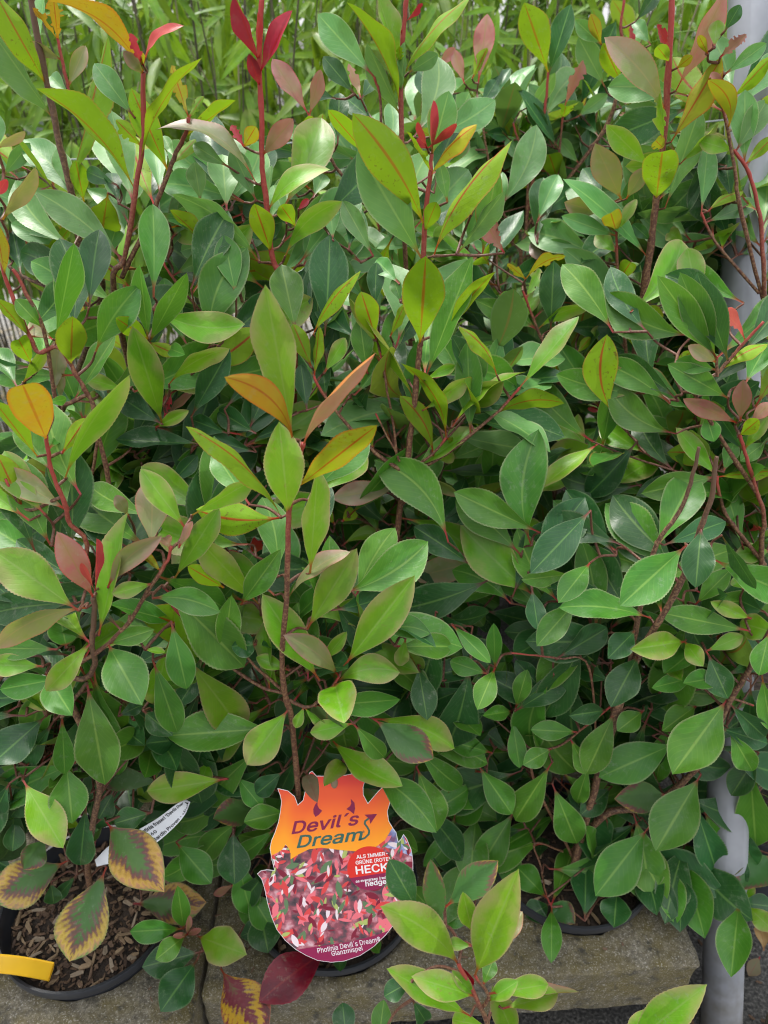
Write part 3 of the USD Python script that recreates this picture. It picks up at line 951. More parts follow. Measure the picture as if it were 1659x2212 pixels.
pale_ground = M('pale_ground', {'tc': ('texture_coordinate', {}), 'n': ('noise_texture', {'scale': 60.0, 'detail': 5.0}), 'n2': ('noise_texture', {'scale': 1.7, 'detail': 5.0}),
    'r': ('rgb_ramp', {'ramp': [(0.3, (0.15, 0.145, 0.14)), (0.7, (0.30, 0.295, 0.285))]}), 'r2': ('rgb_ramp', {'ramp': [(0.35, (0.8, 0.76, 0.68)), (0.65, (1.0, 1.0, 1.0))]}),
    'm': ('mix_color', {'blend_type': 'multiply', 'fac': 1.0}), 'b': ('bump', {'strength': 0.5, 'distance': 0.004}), 'p': ('principled_bsdf', {'roughness': 0.85})},
    [('tc.object', 'n.vector'), ('tc.object', 'n2.vector'), ('n.fac', 'r.fac'), ('n2.fac', 'r2.fac'), ('r.color', 'm.a'), ('r2.color', 'm.b'), ('m.result', 'p.base_color'), ('n.fac', 'b.height'), ('b.normal', 'p.normal')], 'p.BSDF')
def concrete(name, c1, c2, c3, moss):
    return M(name, {'tc': ('texture_coordinate', {}), 'n': ('noise_texture', {'scale': 210.0, 'detail': 5.0, 'roughness': 0.7}), 'n2': ('noise_texture', {'scale': 22.0, 'detail': 6.0, 'roughness': 0.65}), 'n4': ('noise_texture', {'scale': 520.0, 'detail': 3.0}), 'g4': ('map_range', {'from_min': 0.56, 'from_max': 0.70, 'to_max': 0.6, 'clamp': True}), 'gm': ('mix_color', {'b': (0.40, 0.38, 0.33)}), 'n3': ('noise_texture', {'scale': 48.0, 'detail': 6.0, 'roughness': 0.7}),
        'r': ('rgb_ramp', {'ramp': [(0.30, c1), (0.5, c2), (0.7, c3)]}), 'mr': ('map_range', {'from_min': 0.40, 'from_max': 0.62, 'to_max': 0.85, 'clamp': True}), 'm': ('mix_color', {'b': moss}),
        'dr': ('map_range', {'from_min': 0.54, 'from_max': 0.66, 'to_max': 0.85, 'clamp': True}), 'd': ('mix_color', {'b': (0.028, 0.026, 0.02)}), 'b': ('bump', {'strength': 0.9, 'distance': 0.003}), 'p': ('principled_bsdf', {'roughness': 0.85})},
        [('tc.object', 'n.vector'), ('tc.object', 'n2.vector'), ('tc.object', 'n3.vector'), ('n.fac', 'r.fac'), ('n2.fac', 'mr.value'), ('mr.result', 'm.fac'), ('r.color', 'm.a'), ('n3.fac', 'dr.value'), ('dr.result', 'd.fac'), ('tc.object', 'n4.vector'), ('n4.fac', 'g4.value'), ('g4.result', 'gm.fac'), ('m.result', 'gm.a'), ('gm.result', 'd.a'), ('d.result', 'p.base_color'), ('n.fac', 'b.height'), ('b.normal', 'p.normal')], 'p.BSDF')
mossy = concrete('mossy_concrete', (0.055, 0.047, 0.033), (0.12, 0.104, 0.072), (0.23, 0.205, 0.155), (0.105, 0.082, 0.022))
grey_conc = concrete('grey_concrete', (0.10, 0.10, 0.095), (0.16, 0.16, 0.155), (0.24, 0.24, 0.235), (0.11, 0.11, 0.085))

def sheet(x0, x1, y0, y1, z):
    return (np.array([(x0, y0, z), (x1, y0, z), (x1, y1, z), (x0, y1, z)], float), np.array([(0, 1, 2), (0, 2, 3)]))
g = part('/World', 'ground', sheet(-60, 60, -20, 80, 0.0), asphalt); tag(stage.GetPrimAtPath(g), 'dark rough asphalt ground under the pots', kind='structure')
g = part('/World', 'path', sheet(-6, 6, 1.36, 4.2, 0.004), pale_ground); tag(stage.GetPrimAtPath(g), 'pale grey path behind the shrubs', kind='structure')

def rough_block(x0, x1, y0, y1, z0, z1, seed, holes=(), r=0.007, amp=0.0022, skew=0.0):
    """A worn concrete block: rounded box, round sockets cut for the pots, uneven faces."""
    import manifold3d as m3
    pts = [(x, y, z) for x in (x0 + r, x1 - r) for y in (y0 + r, y1 - r) for z in (z0 + r, z1 - r)]
    pts = [(x, y - (x1 - x) * skew, z) for x, y, z in pts]
    s = m3.Manifold.sphere(r, 16)
    b = m3.Manifold.batch_hull([s.translate(p) for p in pts])
    for (hx, hy, hr) in holes:
        b = b - m3.Manifold.cylinder(z1 - z0 + 0.4, hr, hr, 64).translate((hx, hy, z0 - 0.2))
    b = b.refine_to_length(0.011)
    me = b.to_mesh(); v = np.array(me.vert_properties[:, :3], float); f = np.array(me.tri_verts)
    q = v * 38.0 + seed * 7.3
    d = np.stack([meshkit.fbm(q, 4, seed), meshkit.fbm(q + 31.7, 4, seed + 1), meshkit.fbm(q + 77.1, 4, seed + 2)], -1) - 0.5
    q2 = v * 120.0 + seed
    d2 = np.stack([meshkit.fbm(q2, 2, seed + 5), meshkit.fbm(q2 + 9.7, 2, seed + 6), meshkit.fbm(q2 + 17.1, 2, seed + 7)], -1) - 0.5
    return v + d * amp * 3 + d2 * amp, f

ZB = 0.168
POTS = {k: STEMS[k][1] for k in STEMS}
socket = [(POTS[k][0], POTS[k][1], 0.0945) for k in ('P1', 'P2', 'V', 'D2')]
def block(name, lab, x0, x1, y0, y1, z0, z1, seed, mat, holes=True, skew=0.0):
    hs = [h for h in socket if x0 - 0.1 < h[0] < x1 + 0.1 and y0 - .1 < h[1] < y1 + .1] if holes else []
    p = thing(name, lab, 'concrete block', group=None)
    part(p, 'slab', rough_block(x0, x1, y0, y1, z0, z1, seed, hs, skew=skew), mat, smooth=50)
block('concrete_block', 'mossy concrete block with a dark worn right corner, under the middle and right pots', -0.196, 0.348, 0.440, 0.80, 0.078, ZB, 3, mossy, skew=0.065)
block('concrete_block', 'mossy grey concrete block under the bottom left pot', -0.84, -0.2, 0.375, 0.80, 0.07, ZB - 0.004, 4, mossy)
block('concrete_kerb', 'smooth dark grey concrete kerb below the front of the mossy blocks', -0.9, 0.352, 0.20, 0.396, 0.0, 0.062, 5, grey_conc, False)
block('concrete_footing', 'small mossy concrete footing on the asphalt right of the metal pole', 0.462, 0.53, 0.40, 0.452, 0.0, 0.05, 6, mossy, False)

# ------------------------------------------------------------------ pole and wire
galv = M('galvanised_steel', {'tc': ('texture_coordinate', {}), 'n': ('noise_texture', {'scale': 18.0, 'detail': 5.0}), 'r': ('rgb_ramp', {'ramp': [(0.3, (0.19, 0.197, 0.215)), (0.7, (0.29, 0.297, 0.318))]}),
    'z': ('separate_xyz', {}), 'n2': ('noise_texture', {'scale': 55.0, 'detail': 5.0}), 'zz': ('math', {'math_type': 'multiply_add', 'value2': 0.26}), 'dm': ('map_range', {'from_min': 0.12, 'from_max': 0.24, 'to_min': 0.7, 'to_max': 0.0, 'clamp': True}),
    'm': ('mix_color', {'b': (0.10, 0.085, 0.055)}), 'b': ('bump', {'strength': 0.12, 'distance': 0.002}), 'p': ('principled_bsdf', {'roughness': 0.42, 'metallic': 0.35})},
    [('tc.object', 'n.vector'), ('n.fac', 'r.fac'), ('tc.object', 'z.vector'), ('tc.object', 'n2.vector'), ('n2.fac', 'zz.value1'), ('z.z', 'zz.value3'), ('zz.value', 'dm.value'), ('dm.result', 'm.fac'), ('r.color', 'm.a'), ('m.result', 'p.base_color'), ('n2.fac', 'b.height'), ('b.normal', 'p.normal')], 'p.BSDF')
p0 = at_z(1558, 2228, 0.0); p1 = at_y(1624, 0, 0.98); p1 = p0 + (p1 - p0) * 1.35
t = thing('metal_pole', 'thick grey galvanised metal pole leaning back at the right edge', 'pole', loc=p0)
v, f, uv = tube([np.zeros(3)] + [(p1 - p0) * k / 8 for k in range(1, 9)], [0.0235] * 9, 28)
part(t, 'tube', (v, f), galv, smooth=40)
wire_m = simple('wire_steel', (0.16, 0.19, 0.20), (0.24, 0.27, 0.28), rough=0.45)
wa, wb = at_y(-200, 352, 1.36), at_y(900, 286, 1.36); wc = wb + (wb - wa) * 0.9
t = thing('support_wire', 'thin grey steel wire stretched level in front of the bamboo', 'wire')
ts = np.linspace(0, 1, 22); wp = np.array([wa + (wc - wa) * s - np.array([0, 0, 0.012 * math.sin(math.pi * s * 2) ** 2]) for s in ts]); v, f, _ = tube(wp, [0.0011] * 22, 6); part(t, 'strand', (v, f), wire_m, smooth=True)
t = thing('wire_post', 'slim post holding the wire beyond the left edge', 'post'); v, f, _ = tube([wa * [1, 1, 0], wa + [0, 0, .03]], [.012, .012], 12); part(t, 'shaft', (v, f), galv, smooth=40)

# ------------------------------------------------------------------ leaves
from scipy.interpolate import PchipInterpolator
BLADE_X = np.linspace(0, 1, 200)
BLADE_H = PchipInterpolator([0, .08, .18, .30, .42, .53, .60, .68, .76, .84, .90, .95, 1.0], [0, .12, .34, .63, .86, .98, 1.0, .95, .83, .62, .42, .20, 0])(BLADE_X)
def leaf_mesh(B, T, W, face=1, sag=0.0, roll=0.0, near=0.0, rows=26, cols=5, fold=0.16, curl=0.07, bite=False, seed=0, peak=None, petiole=0.08, view=None, anchor=True, width_min=0.0011):
    """One leaf from stalk foot B to tip T, W wide at most. face +1 shows the upper side to the viewer it was seen from."""
    rng = np.random.default_rng(seed)
    B = np.asarray(B, float); T = np.asarray(T, float); L = np.linalg.norm(T - B)
    if view is None: view = unit((B + T) / 2 - CAM)
    tan0 = unit(T - B); s0 = np.cross(tan0, view)
    s0 = unit(s0) if np.linalg.norm(s0) > 0.05 else unit(np.cross(tan0, [0.2, 0.1, 1]))
    nn = unit(np.cross(s0, tan0))
    if nn @ view > 0: nn = -nn                                # towards the viewer
    rightv = s0 if s0 @ np.array([1, 0, 0]) * 0 + 1 else s0
    # sag: + is to the right hand of the direction of growth in the picture
    side_img = unit(np.cross(view, tan0)); side = side_img
    n_up = nn * face
    v = np.linspace(0, 1, rows); x = np.clip((v - petiole) / (1 - petiole), 0, 1)
    if peak is None: h = np.interp(x, BLADE_X, BLADE_H)
    else:
        a, b = peak; h = np.where(x > 0, x ** a * np.clip(1 - x, 0, 1) ** b, 0); xm = a / (a + b); h = h / (xm ** a * (1 - xm) ** b)
    h = np.where(v < petiole * 1.02, 0, h) * W / 2
    bow = sag * L * 4 * v * (1 - v)
    c = B + np.outer(v, T - B) + np.outer(bow, side) + np.outer(curl * L * 4 * v * (1 - v) * 0.7, n_up) * (1 if anchor else 1)
    if near:
        ramp = np.clip(v / 0.4, 0, 1); ramp = ramp * ramp * (3 - 2 * ramp); c = c - np.outer(ramp * near, view)
    tw = roll + rng.normal(0, 0.10) + (v - 0.5) * rng.normal(0, 0.35)
    us = np.linspace(-1, 1, cols); P = np.zeros((rows, cols, 3)); UV = np.zeros((rows, cols, 2))
    ph = rng.uniform(0, 6.28, 2); wav = rng.uniform(0.02, 0.07) * W
    mid_teeth = rows >= 20; teeth = rng.uniform(0.008, 0.022)
    for j, u in enumerate(us):
        hj = h.copy()
        if abs(u) == 1 and mid_teeth:
            hj = hj * (1 + teeth * ((np.arange(rows) % 2) - 0.5) * 2)
        if bite:
            nz = meshkit.noise(np.stack([v * 9.0 + seed * 1.7, np.full(rows, np.sign(u) * 3.1), np.zeros(rows)], -1), seed) + 0.5 * (meshkit.noise(np.stack([v * 19.0, np.full(rows, np.sign(u) * 7.7 + seed), np.zeros(rows)], -1), seed + 3) - 0.5)
            cut = np.clip((nz - 0.50) * 6.0, 0, 0.55); hj = hj * np.where(abs(u) > 0.2, 1 - cut * abs(u), 1)
        wd = np.maximum(hj, 0) + (width_min if True else 0) * np.where(v < 0.97, 1, 0.1)
        ang = tw
        sv = np.outer(np.cos(ang), side) + np.outer(np.sin(ang), n_up)
        up = np.outer(-np.sin(ang), side) + np.outer(np.cos(ang), n_up)
        lift = fold * abs(u) * wd + (abs(u) ** 2) * wav * np.sin(v * 15 + ph[int(u > 0)]) * np.clip(hj / (W / 2 + 1e-9), 0, 1)
        P[:, j] = c + sv * (u * wd)[:, None] + up * lift[:, None]
        UV[:, j] = np.stack([np.full(rows, 0.5 + u / 2), v], -1)
    V = P.reshape(-1, 3); U = UV.reshape(-1, 2); F = []
    for i in range(rows - 1):
        for j in range(cols - 1):
            q = i * cols + j
            F += [(q, q + 1, q + cols + 1), (q, q + cols + 1, q + cols)]
    F = np.array(F)
    # winding: the front must look along n_up
    k = (rows // 2) * cols * 1; tri = F[len(F) // 2]; nrm = np.cross(V[tri[1]] - V[tri[0]], V[tri[2]] - V[tri[0]])
    if nrm @ (n_up * math.cos(float(np.mean(tw))) - side * math.sin(float(np.mean(tw)))) < 0: F = F[:, ::-1]
    return V, F, U

# ------------------------------------------------------------------ pots
plastic = simple('black_plastic', (0.010, 0.011, 0.014), (0.016, 0.017, 0.020), rough=0.38, scale=40, bump=0.1, bscale=90)
soil_m = simple('dark_soil', (0.012, 0.008, 0.006), (0.045, 0.030, 0.020), rough=0.95, scale=160, bump=1.0, bscale=240)
CHIP = [simple('wood_chip_%s' % n, a, b, rough=0.8, scale=90, bump=0.4, bscale=300) for n, a, b in
        (('tan', (0.17, 0.11, 0.06), (0.26, 0.18, 0.105)), ('brown', (0.075, 0.042, 0.024), (0.13, 0.078, 0.044)), ('grey', (0.19, 0.14, 0.095), (0.28, 0.22, 0.155)), ('dark', (0.045, 0.026, 0.016), (0.09, 0.05, 0.03)))]
def chip_mesh(rng, c, L, W, H):
    """A splintered wood chip lying about flat at c."""
    yaw, pit, rol = rng.uniform(0, 6.28), rng.normal(0, 0.22), rng.normal(0, 0.3)
    xs = np.array([-0.5, -0.2, 0.25, 0.5]) * L; V = []
    for i, x in enumerate(xs):
        ww = W * (0.35 + 0.3 * rng.random() if i in (0, 3) else 0.85 + 0.3 * rng.random()); o = rng.normal(0, 0.10) * W
        for (sy, sz) in ((-.5, -.5), (.5, -.5), (.5, .5), (-.5, .5)):
            V.append((x + rng.normal(0, 0.05) * L, o + sy * ww, sz * H * (0.6 + 0.5 * rng.random())))
    F = []
    for i in range(3):
        for k in range(4):
            a, b = i * 4 + k, i * 4 + (k + 1) % 4; F += [(a, b, b + 4), (a, b + 4, a + 4)]
    F += [(0, 2, 1), (0, 3, 2), (12, 13, 14), (12, 14, 15)]
    R = trimesh.transformations.euler_matrix(rol, pit, yaw)[:3, :3]
    return np.array(V) @ R.T + c, np.array(F)

def pot_parts(plant, cx, cy, z0=0.0, top=0.19, r=0.100, chips=0, seed=0, yaw=0.0):
    o = np.array([cx, cy, 0])
    prof = [(0.0, z0 + 0.002), (r * 0.74, z0), (r * 0.76, z0 + 0.004), (r * 0.905, top - 0.030), (r * 0.925, top - 0.028), (r * 0.935, top - 0.016), (r * 0.985, top - 0.013), (r, top - 0.010), (r, top - 0.002), (r * 0.992, top), (r * 0.965, top), (r * 0.955, top - 0.003), (r * 0.945, top - 0.012), (r * 0.915, top - 0.016), (r * 0.90, top - 0.03), (r * 0.84, top - 0.08), (0, top - 0.082)]
    v, f = lathe(prof, 64); pot = part(plant, 'pot', (v + o, f), plastic, smooth=35)
    rng = np.random.default_rng(100 + seed)
    # soil: an uneven disc
    R, K = 12, 48; V = [(0, 0, 0)]; F = []
    for i in range(1, R + 1):
        for k in range(K):
            th = 2 * math.pi * k / K; V.append((r * 0.905 * i / R * math.cos(th), r * 0.905 * i / R * math.sin(th), 0))
    for k in range(K):
        F.append((0, 1 + k, 1 + (k + 1) % K))
        for i in range(1, R):
            a, b = 1 + (i - 1) * K + k, 1 + (i - 1) * K + (k + 1) % K; F += [(a, a + K, b + K), (a, b + K, b)]
    V = np.array(V, float); zs = top - 0.022
    V[:, 2] = zs + 0.010 * (meshkit.fbm(V * [60, 60, 0] + seed, 4, seed) - 0.5) - 0.004 * (np.hypot(V[:, 0], V[:, 1]) / r) ** 3
    part(pot, 'soil', (V + o, np.array(F)), soil_m, smooth=True)
    if chips:
        small = []
        for i in range(chips * 5):
            q = r * 0.86 * math.sqrt(rng.random()); th = rng.uniform(0, 6.28); c = o + [q * math.cos(th), q * math.sin(th), zs + rng.uniform(-0.001, 0.004)]
            if i < chips:
                part(pot, 'wood_chip', chip_mesh(rng, c + [0, 0, 0.003], rng.uniform(0.006, 0.017), rng.uniform(0.0022, 0.005), rng.uniform(0.0012, 0.003)), CHIP[rng.choice(4, p=[.36, .28, .2, .16])])
            else:
                small.append(chip_mesh(rng, c, rng.uniform(0.003, 0.008), rng.uniform(0.0015, 0.003), 0.0014))
        part(pot, 'bark_crumbs', joined(small)[:2], CHIP[1], kind='stuff')
    return zs

# ------------------------------------------------------------------ the traced shrubs
LABELS = {
 'P1': 'front left potted shrub with yellow and purple dying leaves over its mulch',
 'P2': 'front middle potted shrub with orange topmost leaves behind the flame shaped tag',
 'C': 'tall potted shrub with a round lime leaf and tiny red buds at its top',
 'D': 'leafy green potted shrub in the second row at the left edge',
 'D2': 'potted shrub at the lower left edge with one orange tinged wide leaf',
 'E': 'potted shrub left of centre with forked stem and orange curling top leaves',
 'F': 'potted shrub in the top left corner with a thick bare brown stem',
 'G': 'potted shrub with an upright bright red shoot against the bamboo',
 'H': 'potted shrub with speckled lime leaves high up near the top centre',
 'K': 'dark green bushy potted shrub at the back right of centre',
 'R': 'tall potted shrub on the right with long red stem and chewed bronze leaves',
 'T': 'potted shrub at the top right corner beside the metal pole',
 'U': 'potted shrub at the right edge with two pink leaves and wide green ones',
 'V': 'front right potted shrub with thick slanting stems and dark drooping leaves',
 'B': 'low young shrub with light green leaves at the bottom edge right of the tag',
 'A': 'young shrub cut by the bottom edge before the pole, one pointed light leaf',
}
def parse():
    cur, out = None, {}
    for line in LEAVES.strip().splitlines():
        line = line.strip()
        if line.startswith('#'): cur = line[1:]; out.setdefault(cur, []); continue
        w = line.split(); out[cur].append((int(w[0]), *map(float, w[1:6]), w[6], float(w[7]) if len(w) > 7 else 0.0, float(w[8]) if len(w) > 8 else 0.0))
    return out

def seg_nearest(q, A, Bq):
    d = Bq - A; t = np.clip(((q - A) * d).sum(-1) / np.maximum((d * d).sum(-1), 1e-9), 0, 1); c = A + d * t[:, None]
    i = int(np.argmin(((c - q) ** 2).sum(-1))); return i, t[i], float(np.linalg.norm(c[i] - q))

FRESH = [.08, .37, .50, .05]
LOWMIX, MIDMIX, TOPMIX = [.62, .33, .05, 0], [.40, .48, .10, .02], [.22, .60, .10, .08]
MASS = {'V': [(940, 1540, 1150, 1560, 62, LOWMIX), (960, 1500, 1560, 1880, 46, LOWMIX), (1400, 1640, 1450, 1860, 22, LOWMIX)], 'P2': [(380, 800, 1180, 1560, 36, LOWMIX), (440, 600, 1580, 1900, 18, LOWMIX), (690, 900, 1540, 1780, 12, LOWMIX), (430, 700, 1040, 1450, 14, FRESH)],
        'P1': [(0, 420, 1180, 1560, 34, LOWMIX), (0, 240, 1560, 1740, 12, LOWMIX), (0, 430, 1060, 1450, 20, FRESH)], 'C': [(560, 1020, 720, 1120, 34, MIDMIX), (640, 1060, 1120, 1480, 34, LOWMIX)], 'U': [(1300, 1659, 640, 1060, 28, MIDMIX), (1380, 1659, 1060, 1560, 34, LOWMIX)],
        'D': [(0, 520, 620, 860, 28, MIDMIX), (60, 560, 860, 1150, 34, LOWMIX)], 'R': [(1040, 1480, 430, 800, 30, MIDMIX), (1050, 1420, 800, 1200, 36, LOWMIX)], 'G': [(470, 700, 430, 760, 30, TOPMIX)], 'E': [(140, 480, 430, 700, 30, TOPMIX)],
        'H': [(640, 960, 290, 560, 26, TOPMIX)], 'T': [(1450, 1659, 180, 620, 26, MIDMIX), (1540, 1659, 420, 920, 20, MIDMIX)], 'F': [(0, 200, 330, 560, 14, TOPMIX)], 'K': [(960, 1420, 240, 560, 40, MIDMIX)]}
ZLOW = 0.188
def lift(p, extra=0.0):
    """Keeps a point that hangs over the pots and blocks above them, sliding it along its line of sight."""
    p = np.asarray(p, float)
    if p[2] >= ZLOW + extra: return p
    d = p - CAM; return CAM + d * ((ZLOW + extra - CAM[2]) / d[2])
LV = parse(); WIN = {}
for pi, code in enumerate(STEMS):
    Y, pot, stems = STEMS[code]; rng = np.random.default_rng(500 + pi)
    P = thing('potted_shrub', LABELS[code], 'shrub', group='potted red tipped shrubs')
    zpot = 0.0 if code not in ('A', 'B') else -0.0
    top = 0.19 if code not in ('A', 'B') else 0.16
    zs = pot_parts(P, pot[0], pot[1], 0.002, top, 0.1, chips={'P1': 190, 'P2': 60, 'V': 40}.get(code, 0), seed=pi)
    structure = []        # 2-D segments with 3-D ends, for tying twigs and leaves
    for si, (kind, r0, r1, t, pts) in enumerate(stems):
        px = [full(t, *map(float, s.split(','))) for s in pts.split()]
        p3 = [at_y(*q, Y) for q in px]
        if code not in 'AB' and si > 0: p3 = [lift(q) for q in p3]
        if si == 0:
            foot = np.array([pot[0] + (0.02 if code in 'C' else 0), pot[1], zs - 0.006])
            low = p3[0].copy()
            mid = foot + np.array([(low[0] - foot[0]) * 0.35, (low[1] - foot[1]) * 0.45, max((low[2] - foot[2]) * 0.5, 0.012)])
            p3 = [foot, mid] + p3 if low[2] > zs + 0.03 else [foot] + [q for q in p3 if q[2] > zs + 0.025]
        elif code == 'P1' and si == 2: pass
        path = smooth_path(p3, 6)
        path[2:] += np.cumsum(rng.normal(0, 0.00035, (len(path) - 2, 3)), 0) * [1, 1, 0.3]
        rad = np.linspace(r0, r1, len(path)) * 1e-3 * 0.80
        rad *= 1 + 0.06 * rng.normal(0, 1, len(rad))
        v, f, uv = tube(path, rad, 8)
        part(P, 'stem' if si == 0 else 'branch', (v, f), STEM[kind], smooth=True, uv=uv)
        d = path - CAM; dep = d @ FWD; q2 = np.stack([CX + FPX * (d @ RGT) / dep, CY - FPX * (d @ UPV) / dep], -1)
        structure += [(q2[i], q2[i + 1], path[i], path[i + 1]) for i in range(len(path) - 1)]
    leaves = LV.get(code, []); N = max(len(leaves), 1); WIN[code] = []
    jobs = []
    for i, (t, bx, by, tx, ty, w, kind, sag, near) in enumerate(leaves):
        b2 = np.array(full(t, bx, by)); t2 = np.array(full(t, tx, ty)); jobs.append((i, b2, t2, w / 3.0, kind, sag, near))
    # more leaves of the same kind behind the traced ones, in the parts of the plant where the foliage closes up
    for (x0, x1, y0, y1, cnt, mix) in MASS.get(code, ()):
        for q in range(cnt):
            b2 = np.array([rng.uniform(x0, x1), rng.uniform(y0, y1)])
            A = np.array([s[0] for s in structure]); k, tt, dist = seg_nearest(b2, A, np.array([s[1] for s in structure]))
            foot = A[k]; dr = unit(b2 - foot) * 0.9 + rng.normal(0, 0.55, 2) + np.array([0, 0.35 if b2[1] > 1250 else -0.45]); dr = dr / max(np.linalg.norm(dr), 1e-6)
            Lm = rng.uniform(0.062, 0.098) * rng.uniform(0.75, 1.0) * (1.22 if code == 'V' else 1.0); Lpx = Lm * FPX / depth_y(*b2, Y)
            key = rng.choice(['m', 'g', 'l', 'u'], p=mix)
            jobs.append((1000 + q + int(x0), b2, b2 + dr * Lpx, Lpx * rng.uniform(0.36, 0.50), key, rng.normal(0, 6.0), -(rng.uniform(4.0, 8.5))))
    # tie leaf feet to the nearest wood, nearest first, adding twigs where the foot hangs free
    A = np.array([s[0] for s in structure]); Bq = np.array([s[1] for s in structure])
    order = sorted(jobs, key=lambda j: seg_nearest(j[1], A, Bq)[2])
    twigs = 0
    for (i, b2, t2, w, kind, sag, near) in order:
        A = np.array([s[0] for s in structure]); Bq = np.array([s[1] for s in structure])
        k, tt, dist = seg_nearest(b2, A, Bq)
        on = structure[k][2] + (structure[k][3] - structure[k][2]) * tt
        dep_on = float((on - CAM) @ FWD)
        lay = (-0.022 + 0.062 * i / N) if near == 0 else -near * 0.01      # metres behind (+) or in front (-) of the plant's plane
        if dist < 14:
            Bp = on
        else:
            # a twig from the wood below towards the leaf's foot
            dq = min(dist, 260) ; goal = b2 + np.array([0, 0.45 * dq]); k2, t22, _ = seg_nearest(goal, A, Bq)
            on = structure[k2][2] + (structure[k2][3] - structure[k2][2]) * t22
            depb = float((on - CAM) @ FWD) * 0.5 + depth_y(*b2, Y) * 0.5
            Bp = CAM + ray(*b2) * (depb + 0.4 * lay)
            if code not in 'AB': Bp = lift(Bp)
            m1 = on * 0.5 + Bp * 0.5 + np.array([0, 0.010, -0.002 - 0.05 * np.linalg.norm(Bp - on)])
            path = smooth_path([on, m1, Bp], 5); v, f, uv = tube(path, np.linspace(1.5, 0.95, len(path)) * 1e-3, 6)
            part(P, 'twig', (v, f), STEM['t'], smooth=True, uv=uv); twigs += 1
            d = path - CAM; dep = d @ FWD; q2 = np.stack([CX + FPX * (d @ RGT) / dep, CY - FPX * (d @ UPV) / dep], -1)
            structure += [(q2[j], q2[j + 1], path[j], path[j + 1]) for j in range(len(path) - 1)]
        dB = float((Bp - CAM) @ FWD)
        Lpx = float(np.linalg.norm(t2 - b2)); w = w * 0.86; ratio = w / max(Lpx, 1); w, ratio = (w, ratio) if ratio < 0.42 or kind[0] in 'uoq' else (Lpx * (0.42 + (ratio - 0.42) * 0.7), 0.42 + (ratio - 0.42) * 0.7); key = kind[0]; under = key in 'uoq'
        if key == 'g' and code in 'EFGHKRTC' and 0.5 * (b2[1] + t2[1]) < 620 + 60 * math.sin(i * 1.7): key = 'b'
        dT0 = 0.35 * dB + 0.65 * depth_y(*t2, Y) + lay
        Lm = Lpx * dT0 / FPX; roll = 0.0; W = 1.0 * w * dT0 / FPX; dz = 0.0
        if ratio < 0.28: roll = math.acos(max(ratio / 0.33, 0.42)); W = W / math.cos(roll) ; roll *= (1 if rng.random() < 0.5 else -1)
        elif ratio > 0.42: dz = Lm * math.sqrt(max((ratio / 0.42) ** 2 - 1, 0)) ; dz = min(dz, 0.9 * Lm)
        down = t2[1] > b2[1]
        sgn = -1 if (under or down) else 1
        if key in 'uoq' and down: sgn = 1
        dT = dT0 + sgn * (dz + 0.12 * Lm)
        Tp = CAM + ray(*t2) * dT
        if code not in 'AB': Tp = lift(Tp, 0.012 * rng.random())
        peak = None
        if under and ratio > 0.6: peak = (1.0, 0.42)
        elif ratio > 0.85: peak = (0.75, 0.78)
        near_cam = Y < 0.95
        v, f, uv = leaf_mesh(Bp, Tp, W, face=-1 if under else 1, sag=sag / 100.0, roll=roll, near=-lay * 0.6 if dist < 14 else 0.0, rows=57 if near_cam else 31, cols=5, curl=rng.uniform(0.02, 0.13) * (-1 if under else 1) * (1 if ratio > .3 else .6), bite='c' in kind[1:], seed=1000 * pi + i, peak=peak,
                             petiole=0.085, width_min=0.0009, fold=rng.uniform(0.16, 0.52))
        part(P, 'leaf', (v, f), LOOK[key], smooth=True, uv=uv)
    # inner leaves on the lower wood, growing away from the traced front
    fills = {'P1': 30, 'P2': 42, 'C': 56, 'D': 52, 'D2': 26, 'E': 34, 'F': 16, 'G': 40, 'H': 40, 'K': 44, 'R': 54, 'T': 40, 'U': 54, 'V': 56, 'B': 0, 'A': 0}[code]
    cap = {'E': .60, 'F': .50, 'G': .66, 'H': .80, 'D': .62, 'C': .72, 'P1': .48, 'P2': .55, 'D2': .5, 'T': .85, 'U': .68, 'V': .50, 'R': .80}.get(code, 0.90)
    lows = [s for s in structure if s[2][2] < cap and s[2][2] > zs + 0.02]
    for i in range(fills if lows else 0):
        s = lows[int(rng.integers(len(lows)))]; on = s[2] + (s[3] - s[2]) * rng.random()
        th = rng.uniform(0.12 * math.pi, 0.88 * math.pi) if rng.random() < 0.9 else rng.uniform(0, 6.28)
        out = unit(np.array([math.cos(th) * 1.3, abs(math.sin(th)) * 0.9, rng.uniform(0.0, 1.0)])); tl = rng.uniform(0.02, 0.085)
        Bp = on + out * tl + [0, 0.030, 0]
        if Bp[2] < 0.19: continue
        path = smooth_path([on, on * .45 + Bp * .55 + [0, 0, -0.002], Bp], 3); v, f, uv = tube(path, np.linspace(1.3, 0.9, len(path)) * 1e-3, 5)
        part(P, 'twig', (v, f), STEM['t'], smooth=True, uv=uv)
        a0 = rng.uniform(0, 6.28); nl = int(rng.integers(3, 6))
        ax = unit(out + [0, -0.25, 0.5]); e1 = unit(np.cross(ax, [0.3, 1, 0.1])); e2 = np.cross(ax, e1)
